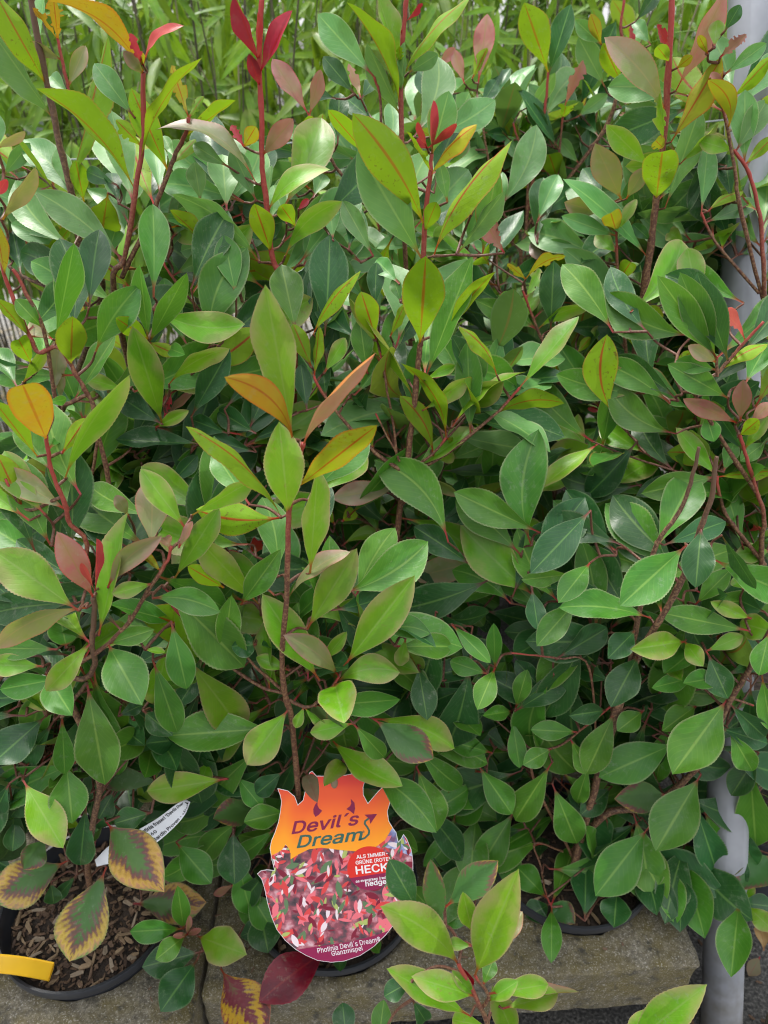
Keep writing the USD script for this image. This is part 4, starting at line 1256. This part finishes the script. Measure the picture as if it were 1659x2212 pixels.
        for k in range(nl):          # a loose whorl round the twig's tip
            az = a0 + k * 2.4; L = rng.uniform(0.066, 0.108); op = rng.uniform(0.6, 1.35)
            dr = unit(ax * math.cos(op) + (e1 * math.cos(az) + e2 * math.sin(az)) * math.sin(op)); Bk = Bp - ax * 0.006 * k; Tp = Bk + dr * L - [0, 0, 0.01 * rng.random()]
            if Tp[2] < 0.185: continue
            if Tp[1] < on[1] - 0.015: Tp = Tp + [0, (on[1] - 0.015 - Tp[1]) * 0.9, 0]
            w0 = unit(ax * 0.7 + np.array([0, -0.5, 0.6])); up = unit(w0 - dr * (w0 @ dr) + rng.normal(0, 0.2, 3))
            v, f, uv = leaf_mesh(Bk, Tp, L * rng.uniform(0.30, 0.38), face=1, sag=rng.normal(0, 0.05), rows=17, cols=5, curl=rng.uniform(0.0, 0.09), seed=90000 + 1000 * pi + 10 * i + k, view=-up, petiole=0.09, fold=rng.uniform(0.15, 0.4))
            hi = on[2] > 0.5
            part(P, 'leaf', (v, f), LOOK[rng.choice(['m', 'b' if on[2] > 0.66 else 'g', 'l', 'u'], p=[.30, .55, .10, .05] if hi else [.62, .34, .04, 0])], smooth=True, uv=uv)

# ------------------------------------------------------------------ back rows of the same shrub, seen only in gaps
def back_shrub(x, y, H, seed, label):
    rng = np.random.default_rng(seed); P = thing('potted_shrub', label, 'shrub', group='potted red tipped shrubs')
    zs = pot_parts(P, x, y, 0.002, 0.19, 0.1, seed=seed)
    for b in range(5):
        th = rng.uniform(0, 6.28); lean = rng.uniform(0.02, 0.13); h = H * rng.uniform(0.72, 1.0) if b else H
        pts = [np.array([x, y, zs - 0.005]), np.array([x + lean * 0.4 * math.cos(th), y + lean * 0.4 * math.sin(th), zs + (h - zs) * 0.3]), np.array([x + lean * math.cos(th), y + lean * math.sin(th), zs + (h - zs) * 0.7]), np.array([x + lean * 1.15 * math.cos(th), y + lean * 1.15 * math.sin(th), h])]
        path = smooth_path(pts, 6); v, f, uv = tube(path, np.linspace(3.6 if b == 0 else 2.4, 1.3, len(path)) * 1e-3, 6)
        part(P, 'stem' if b == 0 else 'branch', (v, f), STEM['s'], smooth=True, uv=uv)
        n = 32; a0 = rng.uniform(0, 6.28)
        for i in range(n):
            s = 0.10 + 0.9 * i / (n - 1); j = s * (len(path) - 1); k = min(int(j), len(path) - 2); on = path[k] + (path[k + 1] - path[k]) * (j - k)
            az = a0 + i * 2.4; el = rng.uniform(0.1, 0.95) + 0.3 * (s > 0.9); L = rng.uniform(0.06, 0.10)
            dr = np.array([math.cos(az) * math.cos(el), math.sin(az) * math.cos(el), math.sin(el)]); off = dr * rng.uniform(0.0, 0.045) * (s < 0.85)
            if np.linalg.norm(off) > 0.01:
                v, f, uv = tube([on, on + off * 0.5, on + off], [0.0013, 0.0012, 0.001], 5); part(P, 'twig', (v, f), STEM['t'], smooth=True, uv=uv)
            Bp = on + off; Tp = Bp + dr * L - [0, 0, 0.012 * rng.random()]
            if Tp[2] < 0.17: continue
            up = unit(np.array([0, 0, 1.0]) - dr * dr[2] + rng.normal(0, 0.3, 3)); key = 'm' if rng.random() < 0.6 else 'g'
            if s > 0.93: key = rng.choice(['l', 'u', 'k', 'g', 'p'])
            v, f, uv = leaf_mesh(Bp, Tp, L * rng.uniform(0.30, 0.37), face=1, sag=rng.normal(0, 0.04), fold=rng.uniform(0.15, 0.4), rows=13, cols=5, curl=rng.uniform(0.02, 0.09), seed=seed * 1000 + b * 100 + i, view=-up, petiole=0.12)
            part(P, 'leaf', (v, f), LOOK[key], smooth=True, uv=uv)
for x, y, H, s, lab in ((-0.44, 1.22, 0.70, 71, 'small dark green shrub in the back row seen through gaps behind the left stems'), (-0.02, 1.24, 0.80, 72, 'dark green shrub in the back row behind the tall central shrub'),
                        (0.62, 1.25, 1.0, 73, 'dense green shrub in the back row next to the pole top'), (0.12, 1.34, 0.93, 74, 'green shrub in the back row below the wire, right of centre'),
                        (0.36, 1.46, 1.0, 75, 'rearmost green shrub in front of the bright bamboo on the right'), (0.86, 1.10, 0.9, 76, 'green shrub behind the metal pole at the right edge'), (-0.74, 1.0, 0.66, 77, 'dark green shrub behind the left edge stems')):
    back_shrub(x, y, H, s, lab)

# ------------------------------------------------------------------ bamboo hedge
culm_mats = [simple('culm_dark', (0.035, 0.028, 0.020), (0.09, 0.075, 0.045), rough=0.5, scale=40), simple('culm_tan', (0.20, 0.17, 0.10), (0.30, 0.26, 0.16), rough=0.5, scale=40), simple('culm_olive', (0.10, 0.11, 0.04), (0.17, 0.18, 0.06), rough=0.5, scale=40)]
def bamboo(x, y, seed, label, n_culm, n_leaf, named, zlo, H):
    rng = np.random.default_rng(seed); P = thing('bamboo_plant', label, 'bamboo', loc=(x, y, 0), group='bamboo plants in the hedge')
    culms = []
    for c in range(n_culm):
        bx, by = rng.uniform(-0.17, 0.17), rng.uniform(-0.12, 0.12); h = H * rng.uniform(0.75, 1.1); lx, ly = rng.normal(0, 0.10), rng.normal(0, 0.07)
        pts = np.array([(bx + lx * s ** 1.6, by + ly * s ** 1.6, h * s) for s in np.linspace(0, 1, 8)]) + rng.normal(0, 0.003, (8, 3)) * [1, 1, 0]
        v, f, _ = tube(pts, np.linspace(1, 0.45, 8) * rng.uniform(0.0018, 0.0040), 5); part(P, 'culm', (v, f), culm_mats[int(rng.choice(3, p=[.62, .22, .16]))], smooth=True); culms.append(pts)
    rest, done = [], 0
    while done < n_leaf:
        pts = culms[int(rng.integers(n_culm))]; s = rng.uniform(max(zlo / H, 0.12), 1.0); j = s * 7; k = min(int(j), 6); on = pts[k] + (pts[k + 1] - pts[k]) * (j - k)
        az = rng.uniform(0, 6.28); br = rng.uniform(0.02, 0.14); tipb = on + np.array([math.cos(az) * br, math.sin(az) * br, br * rng.uniform(0.0, 0.7)])
        tw = tube([on, (on + tipb) / 2 + [0, 0, 0.008], tipb], [0.0009, 0.0008, 0.0006], 4); grp = []
        for q in range(int(rng.integers(3, 6))):
            a2 = az + rng.normal(0, 0.75); dr = unit(np.array([math.cos(a2) * 0.8, math.sin(a2) * 0.8, rng.uniform(-2.2, 0.0)])); L = rng.uniform(0.07, 0.125)
            mid = unit(dr + [0, 0, 0.45]); B0 = tipb + rng.normal(0, 0.004, 3); T0 = B0 + dr * L
            w0 = np.array([rng.normal(0, 0.5), -0.8, 0.7]); up = unit(w0 - dr * (w0 @ dr))
            m = leaf_mesh(B0, T0, L * rng.uniform(0.11, 0.165), face=1, sag=rng.normal(0, 0.03), rows=9, cols=3, curl=0.06, seed=seed * 3001 + done, view=-up, petiole=0.04, peak=(0.5, 0.85), fold=0.25, width_min=0.0004)
            grp.append(m); done += 1
        if named > 0:
            for m in grp: part(P, 'leaf', m[:2], LOOK['B'], smooth=True, uv=m[2]); named -= 1
            rest.append((tw[0], tw[1], tw[2]))
        else: rest += grp + [(tw[0], tw[1], tw[2])]
    J = joined(rest); part(P, 'foliage', J[:2], LOOK['B'], smooth=True, uv=J[2], kind='stuff')
PLACE = ['at the far left edge', 'behind the top left corner shrub', 'left of the red shoot', 'behind the bright red shoot', 'behind the speckled lime leaves', 'behind the dark bushy shrub', 'behind the long red stem', 'behind the metal pole']
for i in range(8):
    bamboo(-1.02 + 0.29 * i, 1.72 + 0.06 * (i % 2), 300 + i, 'front row bamboo with thin dark culms, ' + PLACE[i], 19, 440, 230, 0.58, 1.22)
for i in range(9):
    bamboo(-1.5 + 0.37 * i, 2.16 + 0.08 * (i % 2), 340 + i, 'second row yellow green bamboo, ' + ['leftmost', 'second from the left', 'third from the left', 'fourth from the left', 'in the middle', 'fourth from the right', 'third from the right', 'second from the right', 'rightmost'][i], 17, 640, 60, 0.45, 1.30)
for i in range(7):
    bamboo(-1.75 + 0.58 * i, 2.75 + 0.15 * (i % 2), 380 + i, 'bright bamboo clump beyond the pale path, ' + ['leftmost', 'second from the left', 'left of centre', 'in the centre', 'right of centre', 'second from the right', 'rightmost'][i], 20, 2300, 0, 0.25, 1.5)
# straw litter on the path
rng = np.random.default_rng(8); straw = []
for i in range(2600):
    c = np.array([rng.uniform(-1.6, 1.7), rng.uniform(1.40, 3.2), 0.008 + rng.random() * 0.012]); a = rng.uniform(0, 6.28); L = rng.uniform(0.02, 0.09); d = np.array([math.cos(a), math.sin(a), rng.normal(0, 0.1)]) * L / 2; s = np.array([-math.sin(a), math.cos(a), 0]) * rng.uniform(0.0008, 0.004)
    straw.append((np.array([c - d - s, c - d + s, c + d + s * 0.3, c + d - s * 0.3, c + [0, 0, 0.003]]), np.array([(0, 1, 4), (1, 2, 4), (2, 3, 4), (3, 0, 4)])))
g = part('/World', 'straw_litter', joined(straw)[:2], simple('straw', (0.34, 0.25, 0.13), (0.55, 0.45, 0.28), rough=0.7, scale=20)); tag(stage.GetPrimAtPath(g), 'pale straw and dry bamboo leaves littering the path', 'litter', kind='stuff')

rng = np.random.default_rng(21); bits = []
for i in range(420):
    x, y = rng.uniform(-0.6, 0.34), rng.uniform(0.40, 0.66)
    if any(math.hypot(x - hx, y - hy) < hr + 0.012 for hx, hy, hr in socket) or y < 0.445 - max(0, 0.348 - x) * 0.065 + 0.012 and x > -0.2: continue
    bits.append(chip_mesh(rng, np.array([x, y, ZB + 0.003]), rng.uniform(0.002, 0.009), rng.uniform(0.001, 0.003), 0.001))
for i in range(260):
    bits.append(chip_mesh(rng, np.array([rng.uniform(0.36, 0.75), rng.uniform(0.30, 0.75), 0.003]), rng.uniform(0.003, 0.012), rng.uniform(0.0015, 0.004), 0.0015))
g = part('/World', 'dry_crumbs', joined(bits)[:2], CHIP[1]); tag(stage.GetPrimAtPath(g), 'brown crumbs of bark and dry leaf scattered over concrete and asphalt', 'litter', kind='stuff')

# ------------------------------------------------------------------ fallen leaves
def fallen(label, cat, key, b, t, w, z, seed, curl=0.12, fold=0.2, group=None):
    o = at_z(*b, z); T = at_z(*t, z + 0.002); P = thing('fallen_leaf', label, cat, loc=o)
    W = w * depth_y(*b, o[1]) / FPX
    v, f, uv = leaf_mesh(o * 0, T - o, W, face=1, rows=27, cols=5, curl=curl, fold=fold, seed=seed, view=np.array([0, 0.2, -1.0]), petiole=0.08)
    part(P, 'blade', (v + [0, 0, 0.004], f), LOOK[key], smooth=True, uv=uv)
fallen('crimson dead leaf lying across the middle pot rim under the flame shaped tag', 'leaf', 'd', (715, 2052), (560, 2168), 84, 0.197, 1, 0.10)
fallen('crumpled tan dry leaf on the asphalt at the right edge', 'leaf', 't', (1648, 2058), (1634, 2008), 34, 0.012, 2, 0.35, 0.6)
fallen('flat reddish brown dry leaf on the asphalt below the tan one', 'leaf', 'w', (1640, 2070), (1616, 2112), 26, 0.006, 3, 0.05)
fallen('small orange leaf scrap at the foot of the concrete block corner', 'leaf', 't', (1442, 2152), (1458, 2132), 14, 0.056, 4, 0.1)

# ------------------------------------------------------------------ tags
def flat(name, col, rough=0.45): return simple(name, col, col, rough=rough, scale=10, spec=0.4)
INK = {'white': flat('print_white', (0.75, 0.74, 0.74)), 'magenta': flat('print_magenta', (0.20, 0.012, 0.055)), 'green': flat('print_dark_green', (0.035, 0.105, 0.085)), 'purple': flat('print_purple', (0.22, 0.012, 0.06)), 'badge': flat('print_red', (0.62, 0.028, 0.018)), 'orange': flat('print_orange', (0.80, 0.22, 0.02)),
       'pr1': flat('print_leaf_red', (0.58, 0.055, 0.055)), 'pr2': flat('print_leaf_pink', (0.70, 0.15, 0.18)), 'pr3': flat('print_leaf_wine', (0.17, 0.012, 0.03)), 'pr4': flat('print_leaf_lime', (0.36, 0.42, 0.12)), 'pr5': flat('print_leaf_pale', (0.72, 0.60, 0.62)), 'pr6': flat('print_leaf_green', (0.10, 0.17, 0.08)), 'black': flat('print_black', (0.02, 0.02, 0.022)), 'hole': flat('string_tan', (0.20, 0.15, 0.09))}
flame_m = M('print_flame', {'tc': ('texture_coordinate', {}), 'x': ('separate_xyz', {}), 'n': ('noise_texture', {'scale': 14.0, 'detail': 1.0, 'distortion': 1.2}), 'a': ('math', {'math_type': 'multiply_add', 'value2': 0.05}), 'mr': ('map_range', {'from_min': 0.105, 'from_max': 0.225, 'clamp': True}),
    'r': ('rgb_ramp', {'ramp': [(0.0, (0.88, 0.42, 0.02)), (0.35, (0.87, 0.30, 0.015)), (0.62, (0.84, 0.15, 0.02)), (0.85, (0.74, 0.05, 0.03)), (1.0, (0.62, 0.03, 0.03))]}), 'p': ('principled_bsdf', {'roughness': 0.42})},
    [('tc.object', 'x.vector'), ('tc.object', 'n.vector'), ('n.fac', 'a.value1'), ('x.y', 'a.value3'), ('a.value', 'mr.value'), ('mr.result', 'r.fac'), ('r.color', 'p.base_color')], 'p.BSDF')
photo_m = M('print_shrub_photo', {'tc': ('texture_coordinate', {}), 'v': ('voronoi_texture', {'scale': 120.0}), 'n': ('noise_texture', {'scale': 90.0, 'detail': 4.0}), 'r': ('rgb_ramp', {'ramp': [(0.30, (0.02, 0.018, 0.022)), (0.43, (0.09, 0.05, 0.06)), (0.52, (0.24, 0.06, 0.08)), (0.62, (0.44, 0.17, 0.20)), (0.74, (0.62, 0.48, 0.50))]}), 'p': ('principled_bsdf', {'roughness': 0.42})},
    [('tc.object', 'n.vector'), ('n.fac', 'r.fac'), ('r.color', 'p.base_color')], 'p.BSDF')
sky_print = M('print_pale_sky', {'tc': ('texture_coordinate', {}), 'n': ('noise_texture', {'scale': 90.0, 'detail': 2.0}), 'r': ('rgb_ramp', {'ramp': [(0.35, (0.16, 0.07, 0.14)), (0.5, (0.20, 0.24, 0.44)), (0.68, (0.66, 0.68, 0.80))]}), 'p': ('principled_bsdf', {'roughness': 0.42})}, [('tc.object', 'n.vector'), ('n.fac', 'r.fac'), ('r.color', 'p.base_color')], 'p.BSDF')
# outline in units of the traced sheet (2.602 units to a source pixel); metres = units * S, origin at the foot, y up
OUT = [(232, 378), (330, 400), (395, 455), (422, 535), (470, 490), (492, 400), (505, 300), (535, 230), (560, 215), (600, 262), (680, 262), (750, 225), (800, 248), (860, 255), (960, 235), (1010, 195), (1045, 125), (1068, 210), (1060, 280), (1035, 370), (1037, 440), (1078, 520), (1120, 470), (1180, 400), (1240, 345), (1270, 330), (1295, 400), (1290, 500), (1262, 600), (1275, 690), (1310, 750), (1345, 800), (1365, 890), (1390, 860), (1412, 815), (1445, 860), (1490, 970), (1505, 1080), (1505, 1180), (1480, 1350), (1420, 1520), (1340, 1680), (1250, 1800), (1130, 1920), (1000, 2010), (850, 2065), (720, 2078), (590, 2060), (480, 2010), (380, 1950), (280, 1860), (200, 1750), (150, 1620), (115, 1480), (90, 1340), (65, 1250), (25, 1200), (60, 1168), (120, 1158), (190, 1165), (165, 1060), (150, 950), (165, 880), (200, 800), (235, 700), (255, 600), (268, 500), (255, 440)]
FLAME_LOW = [(1345, 790), (1310, 750), (1240, 870), (1150, 940), (1050, 970), (960, 980), (800, 965), (640, 945), (520, 960), (420, 1010), (345, 1058), (345, 1000), (330, 950), (300, 915), (270, 960), (230, 990), (165, 1022), (80, 1040)]
BAND = [(280, 1990), (360, 1955), (560, 1920), (900, 1870), (1150, 1805), (1280, 1755), (1600, 1700), (1600, 2300), (280, 2300)]
def tag_frame():
    S = 1.0 / 2.602 * 0.54004 * 0.835 / FPX
    return S
S_T = tag_frame()
def tl(pts): return [((x - 770) * S_T, (2078 - y) * S_T) for x, y in pts]
def ext(poly, z0, th):
    ms = [trimesh.creation.extrude_polygon(g, th, engine='earcut') for g in getattr(poly, 'geoms', [poly]) if g.area > 1e-9 and g.geom_type == 'Polygon']
    if not ms: return None
    m = trimesh.util.concatenate(ms); m.apply_translation((0, 0, z0)); return m
def words(text, x, y, h, ang, shear=0.0, bold=True, sx=1.0, th=0.00010, z=0.00060):
    """Lettering whose baseline starts at traced (x, y), h traced units tall."""
    m = meshkit.text_mesh(text, h * S_T, depth=th, bold=bold); v = m.vertices.copy(); v[:, 0] = v[:, 0] * sx + shear * v[:, 1]
    a = math.radians(ang); R = np.array([[math.cos(a), -math.sin(a)], [math.sin(a), math.cos(a)]]); v[:, :2] = v[:, :2] @ R.T + tl([(x, y)])[0]; v[:, 2] += z
    return trimesh.Trimesh(v, m.faces, process=False)
def lens(c, L, w, ang):
    t = np.linspace(0, 1, 7); h = np.sin(np.pi * t) ** 0.8 * w / 2; p = np.r_[np.stack([t * L, h], 1), np.stack([t[::-1] * L, -h[::-1]], 1)[1:-1]]
    return affinity.translate(affinity.rotate(Polygon(p), ang, origin=(0, 0)), *c)
def flame_tag(label, mat, full_detail=True, seed=0):
    P = thing('plant_tag', label, 'plant tag', mat=mat, group='flame shaped plant tags')
    base = Polygon(tl(OUT)).buffer(0); hole = Point(tl([(765, 325)])[0]).buffer(28 * S_T)
    inner = base.buffer(-4.5 * S_T); part(P, 'card', ext(base.difference(hole), 0, 0.00040), INK['white'])
    up = Polygon(tl([(-100, -100), (1800, -100), (1800, 800)] + FLAME_LOW + [(-100, 1040)])).buffer(0)
    flame = inner.intersection(up).difference(hole); photo = inner.difference(up); band = photo.intersection(Polygon(tl(BAND)))
    part(P, 'flame_print', ext(flame, 0.00040, 0.00008), flame_m)
    sky_p = photo.intersection(Polygon(tl([(1180, 700), (1700, 700), (1700, 1110), (1420, 1000), (1330, 960), (1180, 930)]))); photo2 = photo.difference(band).difference(sky_p)
    part(P, 'shrub_photo_print', ext(photo2, 0.00040, 0.00008), photo_m); part(P, 'sky_print', ext(sky_p, 0.00040, 0.00008), sky_print); part(P, 'bottom_band', ext(band, 0.00040, 0.00008), INK['purple'])
    rng = np.random.default_rng(40 + seed); badge = Point(tl([(1095, 1145)])[0]).buffer(214 * S_T, 32); cols = {k: [] for k in ('pr1', 'pr2', 'pr3', 'pr4', 'pr5', 'pr6')}
    area = inner.difference(up).difference(band).difference(badge)
    for i in range(430 if full_detail else 90):
        x, y = rng.uniform(20, 1500), rng.uniform(900, 1960); low = (y - 900) / 1060
        k = rng.choice(['pr1', 'pr2', 'pr3', 'pr4', 'pr5', 'pr6'], p=[0.25, 0.27, 0.13, 0.07 + 0.08 * low, 0.13, 0.15 - 0.08 * low])
        L = rng.uniform(60, 185) * (0.8 if k in ('pr4', 'pr5') else 1); a = rng.normal(90, 50); q = lens(tl([(x, y)])[0], L * S_T, L * rng.uniform(0.2, 0.42) * S_T, a).intersection(area)
        if not q.is_empty: cols[k].append(ext(q, 0.00048 + 0.0000001 * i, 0.00002 + 0.00000005 * i))
    for k in cols:
        c = [m for m in cols[k] if m is not None]
        if c: part(P, 'printed_leaves', trimesh.util.concatenate(c), INK[k], kind='stuff')
    b = badge.intersection(inner); cut = Polygon(tl([(700, 1270), (905, 1240), (1300, 1178), (1500, 1150), (1500, 1700), (700, 1700)]))
    part(P, 'badge', ext(b.difference(cut), 0.00048, 0.00012), INK['badge']); part(P, 'badge_foot', ext(b.intersection(cut), 0.00048, 0.00012), INK['purple'])
    if not full_detail: return
    for pts in ([(608, 502), (585, 530), (566, 575), (568, 615), (585, 650), (618, 628), (650, 590), (622, 570), (606, 540)], [(918, 476), (922, 520), (912, 545), (876, 574), (910, 592), (946, 622), (958, 570), (952, 515)]):
        part(P, 'horn_mark', ext(Polygon(tl(pts)).buffer(0), 0.00052, 0.00010), INK['magenta'])
    part(P, 'title_word', words('Devil´s', 342, 815, 112, 8.5, shear=0.42, sx=1.30, z=0.00052), INK['magenta'])
    part(P, 'title_word', words('Dream', 388, 948, 112, 7.0, shear=0.42, sx=1.33, z=0.00052), INK['green'])
    part(P, 'registered_mark', words('®', 1026, 808, 26, 7.0, bold=False, z=0.00052), INK['green'])
    tail = shapely.LineString(tl([(1000, 868), (1050, 850), (1085, 815), (1090, 780), (1070, 745), (1048, 715), (1052, 690), (1078, 670), (1090, 655)])).buffer(9 * S_T)
    part(P, 'tail_mark', ext(tail, 0.00052, 0.00010), INK['green']); part(P, 'arrow_mark', ext(Polygon(tl([(1045, 628), (1165, 620), (1100, 715), (1092, 668)])), 0.00064, 0.00010), INK['magenta'])
    for s, x, y, h, a, bd, sx in (('ALS IMMER-', 968, 1052, 34, 7, True, 1.05), ('GRÜNE (ROTE)', 960, 1108, 34, 7, True, 1.0), ('HECKE', 955, 1203, 74, 7, True, 1.15), ('as evergreen (red)', 960, 1284, 24, 8, True, 1.05), ('hedge', 1050, 1320, 46, 8, True, 1.1)):
        part(P, 'badge_text', words(s, x, y, h, a, bold=bd, sx=sx, z=0.00061), INK['white'])
    part(P, 'name_text', words('Photinia Devil´s Dream®', 588, 1985, 50, 11, bold=False, sx=0.80, z=0.00049), INK['white'])
    part(P, 'name_text', words('Glanzmispel', 725, 2012, 46, 11, bold=False, sx=0.84, z=0.00049), INK['white'])
    part(P, 'hanging_string', lathe([(0, 0.0), (0.0035, 0.0002), (0.003, 0.0015), (0, 0.002)], 14)[0:2] if False else trimesh.creation.icosphere(2, 0.0045).apply_transform(np.diag([0.8, 1.25, 0.45, 1.0])).apply_translation((*tl([(765, 325)])[0], 0.0006)), INK['hole'], smooth=True)
def tag_mat(foot, lean, yaw, roll, scale=1.0):
    """Local x right, y up along the card, z out of its face."""
    X = np.array([math.cos(yaw), math.sin(yaw), 0]); back = np.array([-math.sin(yaw), math.cos(yaw), 0]); Yv = back * math.sin(lean) + np.array([0, 0, math.cos(lean)]); Z = np.cross(X, Yv)
    c, s = math.cos(roll), math.sin(roll); X, Yv = X * c + Yv * s, -X * s + Yv * c
    m = np.eye(4); m[:3, 0], m[:3, 1], m[:3, 2], m[:3, 3] = X * scale, Yv * scale, Z * scale, foot
    return m
TAG_FOOT = CAM + ray(1050 * 0.54004 + 770 / 2.602 * 0.54004, (3050 + 2078 / 2.602) * 0.54004) * 0.775
TAG_LEAN = 0.44
TM = tag_mat(TAG_FOOT, TAG_LEAN, 0.0, 0.0, 1.0); TM[:3, 1] *= 1.05
flame_tag('flame shaped orange tag with a red leaved shrub picture, standing in the front middle pot', TM, True, 0)
f2 = at_y(735, 2000, 0.53); flame_tag('flame tag whose orange tip alone pokes out behind the front middle tag', tag_mat(at_y(670, 1978, 0.56), 0.12, 0.1, 0.05, 0.95), False, 1)
flame_tag('flame tag with red leaf print half hidden behind the left shrub stem', tag_mat(at_y(62, 2030, 0.60), 0.40, -0.15, 0.06, 1.05), False, 2)
flame_tag('flame tag in shade behind the second row, an orange edge left of the middle stem', tag_mat(at_y(585, 1440, 0.80), 0.3, 0.2, -0.1, 1.0), False, 3)
flame_tag('flame tag deep in the right hand shrub, an orange scrap beside its brown stem', tag_mat(at_y(1300, 1270, 0.93), 0.3, -0.2, 0.1, 1.0), False, 4)
paper = flat('white_label_paper', (0.70, 0.72, 0.76)); yellow = simple('yellow_plastic', (0.62, 0.36, 0.015), (0.70, 0.42, 0.02), rough=0.35, scale=30)
# curved white strip label: upper and lower edge traced, at the depth of the left pot
ue = [(205, 1858), (240, 1824), (291, 1797), (340, 1768), (382, 1737), (402, 1728)]; le = [(209, 1872), (262, 1858), (326, 1828), (368, 1795), (398, 1762), (411, 1733)]
Yl = 0.485; P = thing('label_strip', 'white printed paper label strip curving between the leaves of the left shrub', 'label')
U3 = smooth_path([at_y(*q, Yl + 0.012 * i / 5) for i, q in enumerate(ue)], 4); L3 = smooth_path([at_y(*q, Yl - 0.004 + 0.012 * i / 5) for i, q in enumerate(le)], 4)
n = len(U3); V = np.vstack([U3, L3, U3 + [0, 0.0004, 0], L3 + [0, 0.0004, 0]]); F = []
for i in range(n - 1):
    F += [(i, n + i, n + i + 1), (i, n + i + 1, i + 1), (2 * n + i, 3 * n + i + 1, 3 * n + i), (2 * n + i, 2 * n + i + 1, 3 * n + i + 1), (i, i + 1, 2 * n + i + 1), (i, 2 * n + i + 1, 2 * n + i), (n + i, 3 * n + i + 1, n + i + 1), (n + i, 3 * n + i, 3 * n + i + 1)]
F += [(0, 2 * n, 3 * n), (0, 3 * n, n), (n - 1, 2 * n - 1, 4 * n - 1), (n - 1, 4 * n - 1, 3 * n - 1)]
part(P, 'paper', (V, np.array(F)), paper, smooth=40)
def on_strip(text, s0, s1, t0, t1, mat, name, bold=True):
    """Lettering bent along the strip: s along it, t down across it."""
    m = meshkit.text_mesh(text, 1.0, depth=0.01, bold=bold); v = m.vertices; xs = (v[:, 0] - v[:, 0].min()) / (np.ptp(v[:, 0]) + 1e-9); ys = (v[:, 1] - v[:, 1].min()) / (np.ptp(v[:, 1]) + 1e-9)
    s = (s0 + (s1 - s0) * xs) * (n - 1); k = np.clip(s.astype(int), 0, n - 2); fr = (s - k)[:, None]; u = U3[k] * (1 - fr) + U3[k + 1] * fr; l = L3[k] * (1 - fr) + L3[k + 1] * fr; tt = (t1 + (t0 - t1) * ys)[:, None]
    q = u * (1 - tt) + l * tt; q = q - np.array([0, 0.00025, -0.0001]) - np.array([0, 1, 0]) * (v[:, 2:3] > 0.005) * 0.0001
    part(P, name, (q, m.faces), mat)
on_strip("Photinia fraseri 'Devils Dream'", 0.40, 0.90, 0.08, 0.30, INK['black'], 'label_text'); on_strip('50/60', 0.40, 0.52, 0.42, 0.62, INK['black'], 'label_text'); on_strip('Avril Jardin Proven - +32 67', 0.34, 0.94, 0.72, 0.92, INK['black'], 'label_text')
s = np.linspace(0.93, 0.985, 4); V = []
for q in s:
    j = q * (n - 1); k = min(int(j), n - 2); fr = j - k; u = U3[k] * (1 - fr) + U3[k + 1] * fr; l = L3[k] * (1 - fr) + L3[k + 1] * fr; V += [u * 0.75 + l * 0.25 - [0, .0003, 0], u * 0.25 + l * 0.75 - [0, .0003, 0]]
part(P, 'printed_box', (np.array(V), np.array([(0, 1, 3), (0, 3, 2), (2, 3, 5), (2, 5, 4), (4, 5, 7), (4, 7, 6)])), INK['black'])
# yellow plastic strip across the left pot
P = thing('yellow_strip', 'bent yellow plastic band lying across the bottom left pot rim', 'strip')
a0, a1 = at_z(-40, 2082, 0.212), at_z(112, 2102, 0.190); wv = unit(np.cross(a1 - a0, [0, 0, 1.0])) ; prof = [(-0.0095, 0.003), (-0.0085, 0.0), (0.0, -0.0008), (0.0085, 0.0), (0.0095, 0.003), (0.0085, 0.0012), (0.0, 0.0004), (-0.0085, 0.0012)]; V, F = [], []
for i, q in enumerate(np.linspace(0, 1, 9)):
    c = a0 + (a1 - a0) * q + np.array([0, 0, 0.004 * math.sin(q * 3.1)])
    for (u, h) in prof: V.append(c + wv * u + np.array([0, 0, h]))
for i in range(8):
    for k in range(8):
        a, b = i * 8 + k, i * 8 + (k + 1) % 8; F += [(a, b, b + 8), (a, b + 8, a + 8)]
F += [(0, k + 1, k) for k in range(1, 7)] + [(64, 64 + k, 64 + k + 1) for k in range(1, 7)]
part(P, 'band', (np.array(V), np.array(F)), yellow, smooth=50)
# pale pot labels glimpsed between the shrubs
cream = flat('cream_label', (0.60, 0.58, 0.50)); greyw = flat('grey_white_label', (0.55, 0.57, 0.60))
for lab, quad, Y, m in (('cream plastic pot label glimpsed between stems on the right', [(1430, 1078), (1446, 1070), (1458, 1082), (1455, 1106), (1436, 1112)], 0.74, cream), ('greyish white pot label in the shade right of centre', [(1100, 1130), (1160, 1122), (1196, 1110), (1190, 1150), (1110, 1160)], 0.93, greyw),
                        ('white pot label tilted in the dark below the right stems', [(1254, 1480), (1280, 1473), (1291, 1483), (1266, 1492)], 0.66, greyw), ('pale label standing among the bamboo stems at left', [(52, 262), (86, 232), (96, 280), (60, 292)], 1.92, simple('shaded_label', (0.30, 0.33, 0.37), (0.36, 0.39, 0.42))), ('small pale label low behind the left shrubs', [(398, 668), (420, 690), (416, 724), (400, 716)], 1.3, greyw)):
    P = thing('pot_label', lab, 'label', loc=at_y(*quad[0], Y)); o = at_y(*quad[0], Y); pts = np.array([at_y(*q, Y) for q in quad]) - o; k = len(pts); V = np.vstack([pts, pts + [0, 0.0008, 0]])
    F = [(0, i, i + 1) for i in range(1, k - 1)] + [(k, k + i + 1, k + i) for i in range(1, k - 1)] + [q for i in range(k) for q in ((i, k + i, k + (i + 1) % k), (i, k + (i + 1) % k, (i + 1) % k))]
    part(P, 'card', (V, np.array(F)), m)
